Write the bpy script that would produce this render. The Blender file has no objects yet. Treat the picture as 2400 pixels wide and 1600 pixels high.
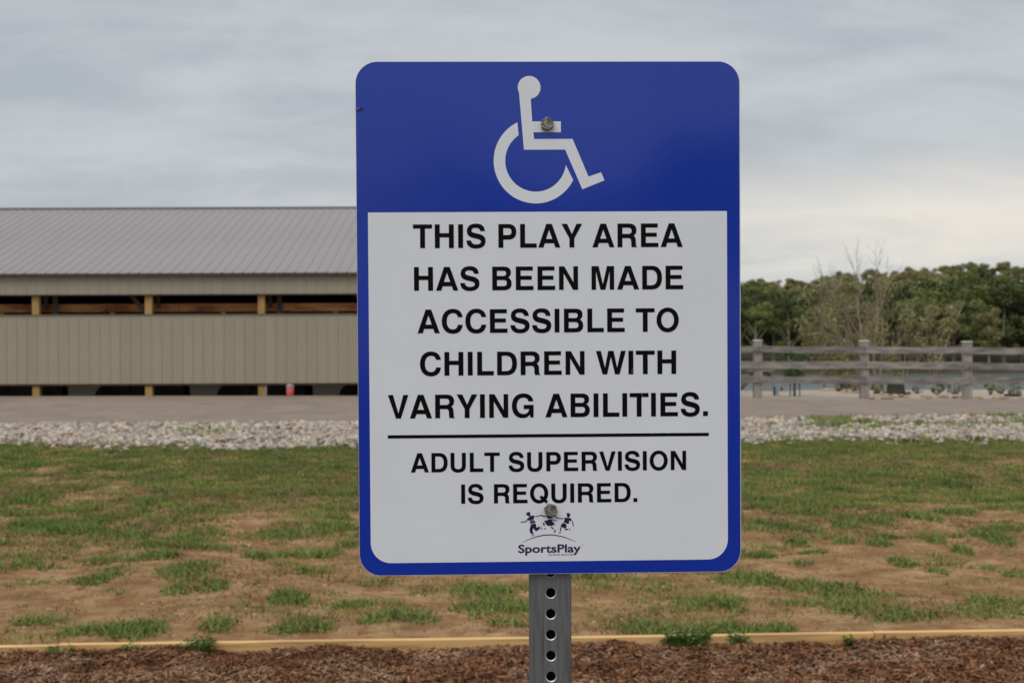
import bpy, bmesh, math, random
import numpy as np
from mathutils import Vector, Matrix, noise
from mathutils.geometry import tessellate_polygon

R_ = math.radians
scene = bpy.context.scene
COL = scene.collection
rng = np.random.default_rng(7)
random.seed(7)

# ------------------------------------------------------------------ camera
F = 2900.0                      # focal length in photo pixels (2400 px wide)
EYE = Vector((0, 0, 1.6))
CAM_R = (Matrix.Rotation(R_(90) - math.atan(10 / F), 3, 'X') @ Matrix.Rotation(R_(-0.22), 3, 'Z'))
cd = bpy.data.cameras.new('camera')
cam = bpy.data.objects.new('camera', cd)
COL.objects.link(cam)
cam.matrix_world = Matrix.Translation(EYE) @ CAM_R.to_4x4()
cd.sensor_width = 36
cd.lens = 36 * F / 2400
cd.clip_start = 0.05
cd.clip_end = 3000
cd.dof.use_dof = True
cd.dof.focus_distance = 1.475
cd.dof.aperture_fstop = 14
scene.camera = cam

# ------------------------------------------------------------------ world (overcast) and sun
SUN_EL, SUN_AZ = R_(52), R_(215)      # azimuth clockwise from +Y (north): behind the camera, to the left
w = bpy.data.worlds.new('World')
scene.world = w
w.use_nodes = True
nt = w.node_tree
N, L = nt.nodes, nt.links
N.clear()
def nd(t, **k):
    n = N.new(t)
    for a, b in k.items():
        setattr(n, a, b)
    return n
def mth(op, a, b=None, c=None, clamp=False):
    n = nd('ShaderNodeMath', operation=op, use_clamp=clamp)
    for i, v in enumerate((a, b, c)):
        if v is None:
            continue
        if isinstance(v, (int, float)):
            n.inputs[i].default_value = v
        else:
            L.new(v, n.inputs[i])
    return n.outputs[0]
def mixc(f, a, b, mode='MIX'):
    n = nd('ShaderNodeMix', data_type='RGBA', blend_type=mode)
    for i, v in ((0, f), (6, a), (7, b)):
        if isinstance(v, (int, float)):
            n.inputs[i].default_value = v
        elif isinstance(v, tuple):
            n.inputs[i].default_value = (*v, 1)
        else:
            L.new(v, n.inputs[i])
    return n.outputs[2]
tc = nd('ShaderNodeTexCoord')
sx = nd('ShaderNodeSeparateXYZ')
L.new(tc.outputs['Generated'], sx.inputs[0])
dx, dy, dz = sx.outputs
zc = mth('MAXIMUM', dz, 0.0)
zp = mth('ADD', zc, 0.27)
cx = nd('ShaderNodeCombineXYZ')
L.new(mth('DIVIDE', dx, zp), cx.inputs[0]); L.new(mth('DIVIDE', dy, zp), cx.inputs[1])
def wnoise(scale, detail, rough, off, dist=0.0):
    mp = nd('ShaderNodeMapping'); mp.inputs['Location'].default_value = off
    mp.inputs['Scale'].default_value = (1.35, 2.3, 1)
    L.new(cx.outputs[0], mp.inputs[0])
    n = nd('ShaderNodeTexNoise'); n.inputs['Scale'].default_value = scale
    n.inputs['Detail'].default_value = detail; n.inputs['Roughness'].default_value = rough
    n.inputs['Distortion'].default_value = dist
    L.new(mp.outputs[0], n.inputs['Vector'])
    return n.outputs[0]
n1 = wnoise(0.75, 5, 0.5, (5.3, 2.9, 0), 0.4)
n2 = wnoise(1.9, 6, 0.55, (8.3, 4.1, 0), 0.5)
n3 = wnoise(5.5, 7, 0.6, (1.3, 9.1, 0), 0.6)
cl = mth('ADD', mth('ADD', mth('MULTIPLY', n1, 0.46), mth('MULTIPLY', n2, 0.38)), mth('MULTIPLY', n3, 0.16))
mr = nd('ShaderNodeMapRange', interpolation_type='SMOOTHSTEP')
L.new(cl, mr.inputs[0]); mr.inputs[1].default_value = 0.38; mr.inputs[2].default_value = 0.62
cloudcol = mixc(mr.outputs[0], (0.405, 0.440, 0.480), (0.535, 0.560, 0.578))
# thin bright break in the cloud low on the right-hand horizon, and paler air right round the horizon
az = mth('ARCTAN2', dx, dy)
wob = mth('MULTIPLY', mth('SUBTRACT', n2, 0.5), 0.22)
g_el = mth('DIVIDE', mth('ADD', mth('SUBTRACT', dz, 0.088), mth('MULTIPLY', wob, 0.35)), 0.038)
g_az = mth('DIVIDE', mth('ADD', mth('SUBTRACT', az, 0.33), wob), 0.26)
gg = mth('POWER', 2.718, mth('MULTIPLY', -1.0, mth('ADD', mth('MULTIPLY', g_el, g_el), mth('MULTIPLY', g_az, g_az))))
hz = mth('POWER', mth('SUBTRACT', 1.0, zc), 14.0)
c1 = mixc(mth('MULTIPLY', hz, 0.5), cloudcol, (0.56, 0.585, 0.595))
c2 = mixc(mth('MULTIPLY', gg, 0.95, clamp=True), c1, (0.80, 0.745, 0.665))
# overcast law: the cloud deck is brighter towards the zenith
zb = nd('ShaderNodeMapRange', interpolation_type='SMOOTHSTEP')
L.new(dz, zb.inputs[0]); zb.inputs[1].default_value = 0.27; zb.inputs[2].default_value = 0.95
zb.inputs[3].default_value = 1.0; zb.inputs[4].default_value = 2.1
vm = nd('ShaderNodeVectorMath', operation='SCALE'); L.new(c2, vm.inputs[0]); L.new(zb.outputs[0], vm.inputs['Scale'])
sky = nd('ShaderNodeTexSky', sky_type='NISHITA', sun_disc=False)
sky.sun_elevation = SUN_EL; sky.sun_rotation = SUN_AZ
sc = nd('ShaderNodeVectorMath', operation='SCALE'); L.new(sky.outputs[0], sc.inputs[0]); sc.inputs['Scale'].default_value = 0.10
fin = mixc(0.94, sc.outputs[0], vm.outputs[0])
bg = nd('ShaderNodeBackground'); L.new(fin, bg.inputs[0]); bg.inputs[1].default_value = 1.0
# the sky texture itself enters at 0.10; the cloud deck painted over it carries its own radiance
wo = nd('ShaderNodeOutputWorld'); L.new(bg.outputs[0], wo.inputs[0])

sd = bpy.data.lights.new('sun', 'SUN')
sd.energy = 0.9; sd.angle = R_(40); sd.color = (1.0, 0.96, 0.9)
sun = bpy.data.objects.new('sun', sd); COL.objects.link(sun)
sdir = Vector((math.sin(SUN_AZ) * math.cos(SUN_EL), math.cos(SUN_AZ) * math.cos(SUN_EL), math.sin(SUN_EL)))
sun.rotation_euler = sdir.to_track_quat('Z', 'Y').to_euler()

scene.view_settings.view_transform = 'Standard'
scene.view_settings.look = 'None'
scene.view_settings.exposure = 0.10
scene.view_settings.gamma = 1
scene.view_settings.use_curve_mapping = False

# ------------------------------------------------------------------ helpers
def ray(px, py):
    return CAM_R @ Vector(((px - 1200) / F, (800 - py) / F, -1.0))
def at(px, py, d):                       # world point seen at photo pixel (px, py), d metres deep
    r = ray(px, py)
    return EYE + r * (d / r.y)

def mat(name, col=(0.5, 0.5, 0.5), rough=0.8, metal=0.0, var=None, scale=5.0, detail=4.0, bump=0.0, bscale=None,
        stretch=(1, 1, 1), rnd=0.0, island=0.0, spec=0.5, lo=0.35, hi=0.65, col3=None, s3=1.0, coords='Object', nrough=0.55):
    m = bpy.data.materials.new(name); m.use_nodes = True
    t = m.node_tree; n = t.nodes; l = t.links
    b = n['Principled BSDF']
    b.inputs['Roughness'].default_value = rough; b.inputs['Metallic'].default_value = metal
    b.inputs['Specular IOR Level'].default_value = spec
    tcn = n.new('ShaderNodeTexCoord'); mp = n.new('ShaderNodeMapping'); mp.inputs['Scale'].default_value = stretch
    l.new(tcn.outputs[coords], mp.inputs[0])
    out = None
    def mix(f, a, bb, mode='MIX'):
        x = n.new('ShaderNodeMix'); x.data_type = 'RGBA'; x.blend_type = mode
        for i, v in ((0, f), (6, a), (7, bb)):
            if isinstance(v, (int, float)): x.inputs[i].default_value = v
            elif isinstance(v, tuple): x.inputs[i].default_value = (*v, 1)
            else: l.new(v, x.inputs[i])
        return x.outputs[2]
    def nz(s, dt=4.0, rg=nrough):
        x = n.new('ShaderNodeTexNoise'); x.inputs['Scale'].default_value = s; x.inputs['Detail'].default_value = dt
        x.inputs['Roughness'].default_value = rg; l.new(mp.outputs[0], x.inputs['Vector']); return x.outputs[0]
    def rng_(v, a, bb, c=0.0, d=1.0):
        x = n.new('ShaderNodeMapRange'); l.new(v, x.inputs[0])
        for i, q in enumerate((a, bb, c, d)): x.inputs[1 + i].default_value = q
        return x.outputs[0]
    cur = tuple(col)
    if var is not None:
        cur = mix(rng_(nz(scale, detail), lo, hi), cur, tuple(var))
    if col3 is not None:
        cur = mix(rng_(nz(s3, 5.0), 0.48, 0.62), cur, tuple(col3))
    if rnd:
        oi = n.new('ShaderNodeObjectInfo')
        f = rng_(oi.outputs['Random'], 0, 1, 1 - rnd, 1 + rnd)
        hs = n.new('ShaderNodeHueSaturation')
        if isinstance(cur, tuple): hs.inputs['Color'].default_value = (*cur, 1)
        else: l.new(cur, hs.inputs['Color'])
        l.new(f, hs.inputs['Value']); cur = hs.outputs[0]
    if island:
        gi = n.new('ShaderNodeNewGeometry')
        f = rng_(gi.outputs['Random Per Island'], 0, 1, 1 - island, 1 + island)
        hs = n.new('ShaderNodeHueSaturation')
        if isinstance(cur, tuple): hs.inputs['Color'].default_value = (*cur, 1)
        else: l.new(cur, hs.inputs['Color'])
        l.new(f, hs.inputs['Value']); cur = hs.outputs[0]
    if isinstance(cur, tuple): b.inputs['Base Color'].default_value = (*cur, 1)
    else: l.new(cur, b.inputs['Base Color'])
    if bump:
        bp = n.new('ShaderNodeBump'); bp.inputs['Strength'].default_value = bump; bp.inputs['Distance'].default_value = 0.02
        l.new(nz(bscale or scale * 3, 5.0), bp.inputs['Height']); l.new(bp.outputs[0], b.inputs['Normal'])
    return m

def tag(o, label=None, cat=None, group=None, kind=None):
    if label: o['label'] = label
    if cat: o['category'] = cat
    if group: o['group'] = group
    if kind: o['kind'] = kind
    return o
def empty(name, loc=(0, 0, 0), rz=0.0):
    o = bpy.data.objects.new(name, None); COL.objects.link(o)
    o.location = loc; o.rotation_euler = (0, 0, rz); o.empty_display_size = 0.1
    return o
def link(name, me, parent=None, m=None, smooth=False):
    if m is not None and not me.materials: me.materials.append(m)
    o = bpy.data.objects.new(name, me); COL.objects.link(o)
    if parent is not None: o.parent = parent
    if smooth: me.shade_smooth()
    return o
def from_np(name, V, Fc, m=None, smooth=False):
    """V (n,3); Fc (m,k) faces with k corners"""
    V = np.asarray(V, dtype=np.float32); Fc = np.asarray(Fc, dtype=np.int32)
    me = bpy.data.meshes.new(name)
    me.vertices.add(len(V)); me.vertices.foreach_set('co', V.ravel())
    k = Fc.shape[1]
    me.loops.add(Fc.size); me.loops.foreach_set('vertex_index', Fc.ravel())
    me.polygons.add(len(Fc)); me.polygons.foreach_set('loop_start', np.arange(0, Fc.size, k, dtype=np.int32))
    me.polygons.foreach_set('loop_total', np.full(len(Fc), k, dtype=np.int32))
    me.update(calc_edges=True)
    if m: me.materials.append(m)
    if smooth: me.shade_smooth()
    return me
class MB:
    """collects simple solids into one mesh"""
    def __init__(s): s.v = []; s.f = []; s.mi = []
    def add(s, vs, fs, mi=0):
        o = len(s.v); s.v += [tuple(x) for x in vs]; s.f += [tuple(i + o for i in f) for f in fs]; s.mi += [mi] * len(fs); return s
    def box(s, x0, x1, y0, y1, z0, z1, mi=0, M=None, bev=0.0):
        if bev:
            bm = bmesh.new(); bmesh.ops.create_cube(bm, size=1)
            for v in bm.verts: v.co = Vector(((x0 + x1) / 2 + v.co.x * (x1 - x0), (y0 + y1) / 2 + v.co.y * (y1 - y0), (z0 + z1) / 2 + v.co.z * (z1 - z0)))
            bmesh.ops.bevel(bm, geom=bm.edges[:], offset=bev, segments=1, affect='EDGES')
            vs = [v.co.copy() for v in bm.verts]; bm.verts.index_update(); fs = [[v.index for v in f.verts] for f in bm.faces]; bm.free()
        else:
            vs = [Vector(p) for p in ((x0, y0, z0), (x1, y0, z0), (x1, y1, z0), (x0, y1, z0), (x0, y0, z1), (x1, y0, z1), (x1, y1, z1), (x0, y1, z1))]
            fs = [(0, 3, 2, 1), (4, 5, 6, 7), (0, 1, 5, 4), (1, 2, 6, 5), (2, 3, 7, 6), (3, 0, 4, 7)]
        if M: vs = [M @ v for v in vs]
        return s.add(vs, fs, mi)
    def beam(s, a, b, wx, wz, mi=0):
        a = Vector(a); b = Vector(b); d = (b - a).normalized()
        q = d.to_track_quat('Y', 'Z').to_matrix().to_4x4()
        return s.box(-wx / 2, wx / 2, 0, (b - a).length, -wz / 2, wz / 2, mi, Matrix.Translation(a) @ q)
    def tube(s, pts, rad, seg=8, mi=0, cap=True):
        pts = [Vector(p) for p in pts]
        rad = rad if isinstance(rad, (list, tuple)) else [rad] * len(pts)
        vs = []; fs = []
        for i, p in enumerate(pts):
            d = (pts[min(i + 1, len(pts) - 1)] - pts[max(i - 1, 0)]).normalized()
            u = d.cross(Vector((0.3, 0.9, 0.13))).normalized(); vv = d.cross(u)
            for k in range(seg):
                a = 2 * math.pi * k / seg
                vs.append(p + (u * math.cos(a) + vv * math.sin(a)) * rad[i])
        for i in range(len(pts) - 1):
            for k in range(seg):
                fs.append((i * seg + k, i * seg + (k + 1) % seg, (i + 1) * seg + (k + 1) % seg, (i + 1) * seg + k))
        if cap:
            fs.append(tuple(range(seg))[::-1]); fs.append(tuple((len(pts) - 1) * seg + k for k in range(seg)))
        return s.add(vs, fs, mi)
    def prism(s, poly, a, b, axis='Y', mi=0, M=None):
        """extrude a 2D polygon (x,z) from y=a to y=b (tessellated caps)"""
        n = len(poly)
        pt = {'Y': lambda p, t: Vector((p[0], t, p[1])), 'X': lambda p, t: Vector((t, p[0], p[1])), 'Z': lambda p, t: Vector((p[0], p[1], t))}[axis]
        vs = [pt(p, a) for p in poly] + [pt(p, b) for p in poly]
        if M: vs = [M @ v for v in vs]
        tris = tessellate_polygon([[Vector((p[0], p[1], 0)) for p in poly]])
        fs = [(t[0], t[1], t[2]) for t in tris] + [(t[2] + n, t[1] + n, t[0] + n) for t in tris]
        fs += [(i, (i + 1) % n, (i + 1) % n + n, i + n) for i in range(n)]
        return s.add(vs, fs, mi)
    def mesh(s, name, mats, smooth=False):
        me = bpy.data.meshes.new(name); me.from_pydata(s.v, [], s.f)
        for m in (mats if isinstance(mats, (list, tuple)) else [mats]): me.materials.append(m)
        me.polygons.foreach_set('material_index', s.mi)
        bm = bmesh.new(); bm.from_mesh(me); bmesh.ops.recalc_face_normals(bm, faces=bm.faces); bm.to_mesh(me); bm.free()
        if smooth: me.shade_smooth()
        return me
    def build(s, name, mats, parent=None, smooth=False):
        return link(name, s.mesh(name, mats, smooth), parent)

def sstep(a, b, x):
    t = np.clip((np.asarray(x, dtype=float) - a) / (b - a), 0, 1); return t * t * (3 - 2 * t)
def vnoise(x, y, s, seed=0):
    """smooth numpy value noise 0..1"""
    x = np.asarray(x) * s + seed * 17.13; y = np.asarray(y) * s + seed * 5.71
    xi = np.floor(x).astype(np.int64); yi = np.floor(y).astype(np.int64); fx = x - xi; fy = y - yi
    fx = fx * fx * (3 - 2 * fx); fy = fy * fy * (3 - 2 * fy)
    def h(a, b):
        q = (a * 374761393 + b * 668265263 + seed * 974711) & 0xffffffff
        q = ((q ^ (q >> 13)) * 1274126177) & 0xffffffff
        return ((q ^ (q >> 16)) & 0xffff) / 65535.0
    return (h(xi, yi) * (1 - fx) + h(xi + 1, yi) * fx) * (1 - fy) + (h(xi, yi + 1) * (1 - fx) + h(xi + 1, yi + 1) * fx) * fy

# ------------------------------------------------------------------ terrain
ROAD_N, ROAD_F = 20.8, 26.8
def road_z(X, Y):
    zn = np.interp(X, [-9, -3.3, 3.9, 8.6, 14], [0.205, 0.200, 0.250, 0.290, 0.31])
    zf = np.interp(X, [-9, -3.3, 5.0, 11, 16], [0.365, 0.350, 0.245, 0.215, 0.20])
    t = np.clip((np.asarray(Y) - ROAD_N) / (ROAD_F - ROAD_N), 0, 1)
    return zn * (1 - t) + zf * t
def ground_z(X, Y):
    X = np.asarray(X, dtype=float); Y = np.asarray(Y, dtype=float)
    z = np.interp(Y, [-500, 6.3, 17, ROAD_N], [0.0, 0.0, 0.100, 0.165])
    zn = road_z(X, np.full_like(Y, ROAD_N)); z = np.where((Y > 17) & (Y <= ROAD_N), 0.100 + (zn - 0.05 - 0.100) * (Y - 17) / (ROAD_N - 17), z)
    z = np.where((Y > ROAD_N) & (Y <= ROAD_F), road_z(X, Y) - 0.06, z)
    zf = road_z(X, np.full_like(Y, ROAD_F)) - 0.03
    crest = np.where(X > 3.2, 0.135, -0.15)
    zb = zf + (np.interp(X, [3, 6, 12], [0.16, 0.165, 0.10]) * (X > 3.2) + crest * (X <= 3.2) - zf) * sstep(ROAD_F, 28.4, Y)
    z = np.where((Y > ROAD_F), zb, z)
    z = np.where(Y > 33.5, np.where(X > 3.2, 0.12, -0.15) + (-2.9) * sstep(33.5, 45, Y), z)
    z = np.where(Y > 46, z - 0.8 * sstep(46, 60, Y), z)
    hill = -3.6 + 1.9 * sstep(128, 138, Y) + 9.5 * sstep(138, 262, Y) + np.where(Y > 138, 3.0 * sstep(30, 110, X) * sstep(170, 290, Y), 0)
    z = np.where(Y > 128, hill, z)
    return z
def seen_on_ground(px, py):
    r = ray(px, py); t = 5.0
    for _ in range(40):
        p = EYE + r * t
        e = p.z - float(ground_z(p.x, p.y)); t += e / max(1e-4, -r.z) * 0.9 if r.z < 0 else 1
        t = min(max(t, 2), 60)
    return EYE + r * t
def sheet(name, xs, ys, zf, m):
    XX, YY = np.meshgrid(xs, ys)
    V = np.stack([XX, YY, zf(XX, YY)], -1).reshape(-1, 3)
    nx, ny = len(xs), len(ys)
    i = np.arange(nx - 1)[None, :] + (np.arange(ny - 1) * nx)[:, None]
    Fc = np.stack([i, i + 1, i + nx + 1, i + nx], -1).reshape(-1, 4)
    return link(name, from_np(name, V, Fc, m, smooth=True))

M_soil = mat('bare_soil', (0.205, 0.105, 0.046), 0.95, var=(0.49, 0.305, 0.155), scale=3.2, detail=12, bump=1.0, bscale=34, stretch=(0.75, 1.0, 1), col3=(0.27, 0.130, 0.060), s3=7, spec=0.1, lo=0.36, hi=0.64, nrough=0.72)
M_far = mat('woodland_floor', (0.06, 0.055, 0.035), 0.95, var=(0.09, 0.085, 0.05), scale=0.4, spec=0.1)
ys = np.unique(np.concatenate([np.linspace(-500, -20, 9), np.linspace(-20, 5, 11), np.arange(5, 36, 0.2), np.arange(36, 62, 1.0), np.arange(62, 128, 11), np.arange(128, 300, 4.0), [340, 420, 600, 1000]]))
xs = np.unique(np.concatenate([np.linspace(-600, -60, 10), np.arange(-60, -16, 4.0), np.arange(-16, 16.1, 0.25), np.arange(16, 62, 2.0), np.linspace(62, 160, 15), np.linspace(160, 700, 8)]))
def gz(X, Y):
    z = ground_z(X, Y)
    m = (Y < 20) & (Y > 6.6)
    z = z + np.where(m, (vnoise(X, Y, 1.4, 3) - 0.5) * 0.05 + (vnoise(X, Y, 4.0, 5) - 0.5) * 0.025, 0)
    return z - np.where(Y < 6.35, 0.06, 0)
g = sheet('ground', xs, ys, gz, M_soil); tag(g, kind='structure')
g.data.materials.append(M_far)
cy = np.zeros(len(g.data.polygons) * 3, dtype=np.float32); g.data.polygons.foreach_get('center', cy)
g.data.polygons.foreach_set('material_index', (cy.reshape(-1, 3)[:, 1] > 46).astype(np.int32))

M_road = mat('asphalt_road', (0.262, 0.200, 0.155), 0.9, var=(0.292, 0.226, 0.177), scale=0.7, detail=6, bump=0.25, bscale=60, col3=(0.235, 0.188, 0.148), s3=1.5, spec=0.15)
rxs = np.unique(np.concatenate([np.linspace(-200, -20, 10), np.arange(-20, 20.1, 1.0), np.linspace(20, 200, 10)]))
rys = np.array([ROAD_N - 0.02, ROAD_N, ROAD_N + 0.1, 22, 23.3, 24.6, 26, ROAD_F - 0.1, ROAD_F, ROAD_F + 0.02])
def rz(X, Y):
    z = road_z(X, Y)
    e = (vnoise(X, Y * 0, 0.9, 9) - 0.5) * 0.02
    return np.where((Y < ROAD_N) | (Y > ROAD_F), z - 0.09, z + e * (Y < ROAD_N + 0.05))
tag(sheet('road', rxs, rys, rz, M_road), kind='structure')
M_pad = mat('gravel_pad', (0.36, 0.30, 0.235), 0.95, var=(0.44, 0.37, 0.29), scale=3, detail=6, bump=0.5, bscale=30, spec=0.1)
tag(sheet('gravel_pad', np.linspace(3.6, 60, 80), np.linspace(ROAD_F + 0.03, 33.6, 26), lambda X, Y: ground_z(X, Y) + 0.006, M_pad), kind='structure')
M_slab = mat('shed_floor', (0.20, 0.18, 0.155), 0.9, var=(0.15, 0.135, 0.12), scale=1.2, spec=0.2)
tag(sheet('shed_floor', np.linspace(-16, 3.0, 20), np.linspace(28.5, 41, 14), lambda X, Y: ground_z(X, Y) * 0 - 0.14, M_slab), kind='structure')

M_water = mat('lake_water', (0.150, 0.165, 0.165), 0.24, bump=1.0, bscale=1.4, stretch=(0.5, 1.0, 1), spec=1.0)
tag(sheet('lake', np.linspace(-600, 700, 14), np.array([40.0, 60, 80, 100, 120, 137]), lambda X, Y: X * 0 - 2.5, M_water), kind='structure')

# ------------------------------------------------------------------ mulch bed and timber edging
def on_plane(px, py, z):
    r = ray(px, py); return EYE + r * ((z - EYE.z) / r.z)
ETOP = 0.055
edge_px = [(-420, 1516.5), (134, 1510), (1243, 1495), (2050, 1482.5), (2900, 1472.5)]
EP = [on_plane(x, y, ETOP) for x, y in edge_px]
def edge_y(X):
    return np.interp(X, [p.x for p in EP], [p.y for p in EP])
M_mulch = mat('mulch_bed', (0.150, 0.070, 0.042), 0.95, var=(0.075, 0.036, 0.022), scale=9, detail=8, bump=1.0, bscale=45, spec=0.1, col3=(0.14, 0.072, 0.045), s3=5)
def mulch_z(X, Y):
    d = edge_y(X) - Y
    return 0.012 + (vnoise(X, Y, 2.3, 1) - 0.5) * 0.045 + (vnoise(X, Y, 7, 2) - 0.5) * 0.022 + (vnoise(X, Y * 0, 2.1, 8) - 0.5) * 0.05 * np.exp(-np.clip(d, 0, 9) * 4)
mx = np.unique(np.concatenate([np.linspace(-45, -4, 26), np.arange(-4, 4, 0.06), np.linspace(4, 45, 26)]))
tt = np.concatenate([np.linspace(-46, -1.6, 30), np.arange(-1.55, 0.001, 0.05)])
XX, TT = np.meshgrid(mx, tt); YY = edge_y(XX) + TT
V = np.stack([XX, YY, mulch_z(XX, YY)], -1).reshape(-1, 3); nx = len(mx)
i = np.arange(nx - 1)[None, :] + (np.arange(len(tt) - 1) * nx)[:, None]
tag(link('mulch_bed', from_np('mulch_bed', V, np.stack([i, i + 1, i + nx + 1, i + nx], -1).reshape(-1, 4), M_mulch, True)), kind='structure')

M_lumber = mat('pale_lumber', (0.72, 0.42, 0.155), 0.75, var=(0.80, 0.52, 0.23), scale=3, detail=6, stretch=(0.5, 8, 8), bump=0.15, bscale=20, rnd=0.08, spec=0.25, col3=(0.42, 0.25, 0.10), s3=2.4)
edging = tag(empty('timber_edging', (0, EP[2].y, 0)), 'long pale timber edging between the brown mulch and the patchy grass', 'edging')
for k in range(len(EP) - 1):
    a, b = EP[k].copy(), EP[k + 1].copy(); dirv = (b - a); ln = dirv.length; dirv.normalize()
    q = Matrix.Translation(a) @ Matrix.Rotation(math.atan2(dirv.y, dirv.x), 4, 'Z')
    z1 = ETOP - a.z; dzz = [-0.006, 0, 0, 0.003][k]
    o = MB().box(0.003, ln - 0.003, 0, 0.038, -0.11, dzz, bev=0.003).build('board', M_lumber)
    o.matrix_world = Matrix.Translation((0, -EP[2].y, 0)) @ q; o.parent = edging
M_nail = mat('dark_nail', (0.06, 0.055, 0.05), 0.5, metal=0.7)
p = EP[3]; MB().tube([(p.x + 0.05, p.y - 0.004 - EP[2].y, 0.05 - 0.0), (p.x + 0.05, p.y - 0.004 - EP[2].y, -0.02)], 0.003, 6).build('stake', M_nail, edging)

# bark chips
def chips(n, x0, x1, y0f, y1f, seed, size, name, m, kindlab):
    r = np.random.default_rng(seed)
    X = r.uniform(x0, x1, n); T = r.uniform(y0f, y1f, n); Y = edge_y(X) + T
    Z = mulch_z(X, Y) + r.uniform(0.0, 0.014, n)
    ln = size * r.uniform(0.35, 1.5, n); wd = ln * r.uniform(0.12, 0.36, n); th = wd * 0.35
    yaw = r.uniform(0, 2 * np.pi, n); pit = r.normal(0, 0.32, n); rol = r.normal(0, 0.5, n)
    base = np.array([(-1, -1, 0), (1, -0.6, 0.2), (0.8, 0.9, 0), (-0.9, 0.7, 0.3), (0, 0, 1.0)], dtype=float)
    P = base[None] * np.stack([ln / 2, wd / 2, th], -1)[:, None, :]
    cr, sr = np.cos(rol)[:, None], np.sin(rol)[:, None]
    y_ = P[..., 1] * cr - P[..., 2] * sr; z_ = P[..., 1] * sr + P[..., 2] * cr; x_ = P[..., 0]
    cp, sp = np.cos(pit)[:, None], np.sin(pit)[:, None]
    x2 = x_ * cp - z_ * sp; z2 = x_ * sp + z_ * cp
    cw, sw = np.cos(yaw)[:, None], np.sin(yaw)[:, None]
    Vv = np.stack([x2 * cw - y_ * sw + X[:, None], x2 * sw + y_ * cw + Y[:, None], z2 + Z[:, None]], -1).reshape(-1, 3)
    f = np.array([(0, 1, 4), (1, 2, 4), (2, 3, 4), (3, 0, 4)])
    Fc = (f[None] + (np.arange(n) * 5)[:, None, None]).reshape(-1, 3)
    return link(name, from_np(name, Vv, Fc, m))
M_chip = mat('bark_chips', (0.235, 0.108, 0.051), 0.9, var=(0.135, 0.058, 0.030), scale=4, island=0.7, spec=0.1, col3=(0.27, 0.155, 0.090), s3=3)
o = chips(82000, -3.6, 3.6, -1.5, -0.005, 3, 0.034, 'bark_chips', M_chip, ''); tag(o, kind='stuff')
o = chips(70000, -8, 8, -5.2, -1.5, 31, 0.05, 'outer_bark_chips', M_chip, ''); tag(o, kind='stuff')
for sd_, xa_, xb_ in ((32, -9, -3.6), (33, 3.6, 9)): tag(chips(16000, xa_, xb_, -1.5, -.005, sd_, 0.05, 'side_bark_chips', M_chip, ''), kind='stuff')
M_chip2 = mat('pale_chips', (0.30, 0.19, 0.12), 0.9, island=0.4, spec=0.15)
o = chips(1500, -3.6, 3.6, -1.5, -0.01, 4, 0.04, 'pale_bark_chips', M_chip2, ''); tag(o, kind='stuff')

# ------------------------------------------------------------------ rock bed
M_rock = mat('pale_limestone', (0.50, 0.445, 0.385), 0.9, var=(0.40, 0.34, 0.285), scale=9, detail=5, rnd=0.2, bump=0.4, bscale=40, spec=0.2)
M_rock2 = mat('pale_limestone_rubble', (0.48, 0.425, 0.365), 0.9, var=(0.44, 0.37, 0.30), scale=3.5, detail=5, island=0.38, spec=0.2, col3=(0.50, 0.375, 0.26), s3=6)
M_rockbase = mat('rock_bed_base', (0.16, 0.135, 0.11), 0.95, var=(0.22, 0.19, 0.16), scale=8, spec=0.1)
def rk_near(X): return 17.05 + (vnoise(X, X * 0, 0.35, 4) - 0.5) * 0.9 + (vnoise(X, X * 0, 1.7, 6) - 0.5) * 0.5
rbx = np.arange(-24, 24, 0.5)
XX, TT = np.meshgrid(rbx, np.linspace(0, 1, 12)); YY = rk_near(XX) * (1 - TT) + (ROAD_N - 0.03) * TT
V = np.stack([XX, YY, gz(XX, YY) + 0.012], -1).reshape(-1, 3); nx = len(rbx)
i = np.arange(nx - 1)[None, :] + (np.arange(11) * nx)[:, None]
rockbed = tag(link('rock_bed', from_np('rock_bed', V, np.stack([i, i + 1, i + nx + 1, i + nx], -1).reshape(-1, 4), M_rockbase)), kind='structure')
bm = bmesh.new(); bmesh.ops.create_icosphere(bm, subdivisions=1, radius=1); bm.verts.index_update()
ICO_V = np.array([v.co[:] for v in bm.verts]); ICO_F = np.array([[v.index for v in f.verts] for f in bm.faces]); bm.free()
def rubble(n, seed, smin, smax):
    r = np.random.default_rng(seed)
    X = r.uniform(-15, 15, n); T = np.where(r.random(n) < .015, -r.random(n) ** 2 * .14, r.uniform(0, 1, n) ** 0.9); ny = rk_near(X); Y = ny + (ROAD_N - 0.06 - ny) * T
    weedy = (X > 3) & (Y > 19.3) & (vnoise(X, Y, 1.0, 21) > 0.66)
    ok = ~weedy; X, Y = X[ok], Y[ok]; n = len(X)
    s = r.uniform(smin, smax, n)
    A = r.normal(size=(n, 3, 3)) * 0.36 + np.eye(3)[None]
    A[:, 2, :] *= 0.75
    J = ICO_V[None] * (1 + r.normal(0, 0.22, (n, 12, 1)))
    P = np.einsum('nij,nkj->nki', A, J) * (s / 2)[:, None, None]
    P += np.stack([X, Y, gz(X, Y) + s * 0.15 + r.uniform(0, 0.03, n)], -1)[:, None, :]
    return P.reshape(-1, 3), (ICO_F[None] + (np.arange(n) * 12)[:, None, None]).reshape(-1, 3)
V, Fc = rubble(34000, 5, 0.03, 0.088)
o = link('stone_rubble', from_np('stone_rubble', V, Fc, M_rock2), rockbed); o['kind'] = 'stuff'
stone_meshes = []
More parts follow.
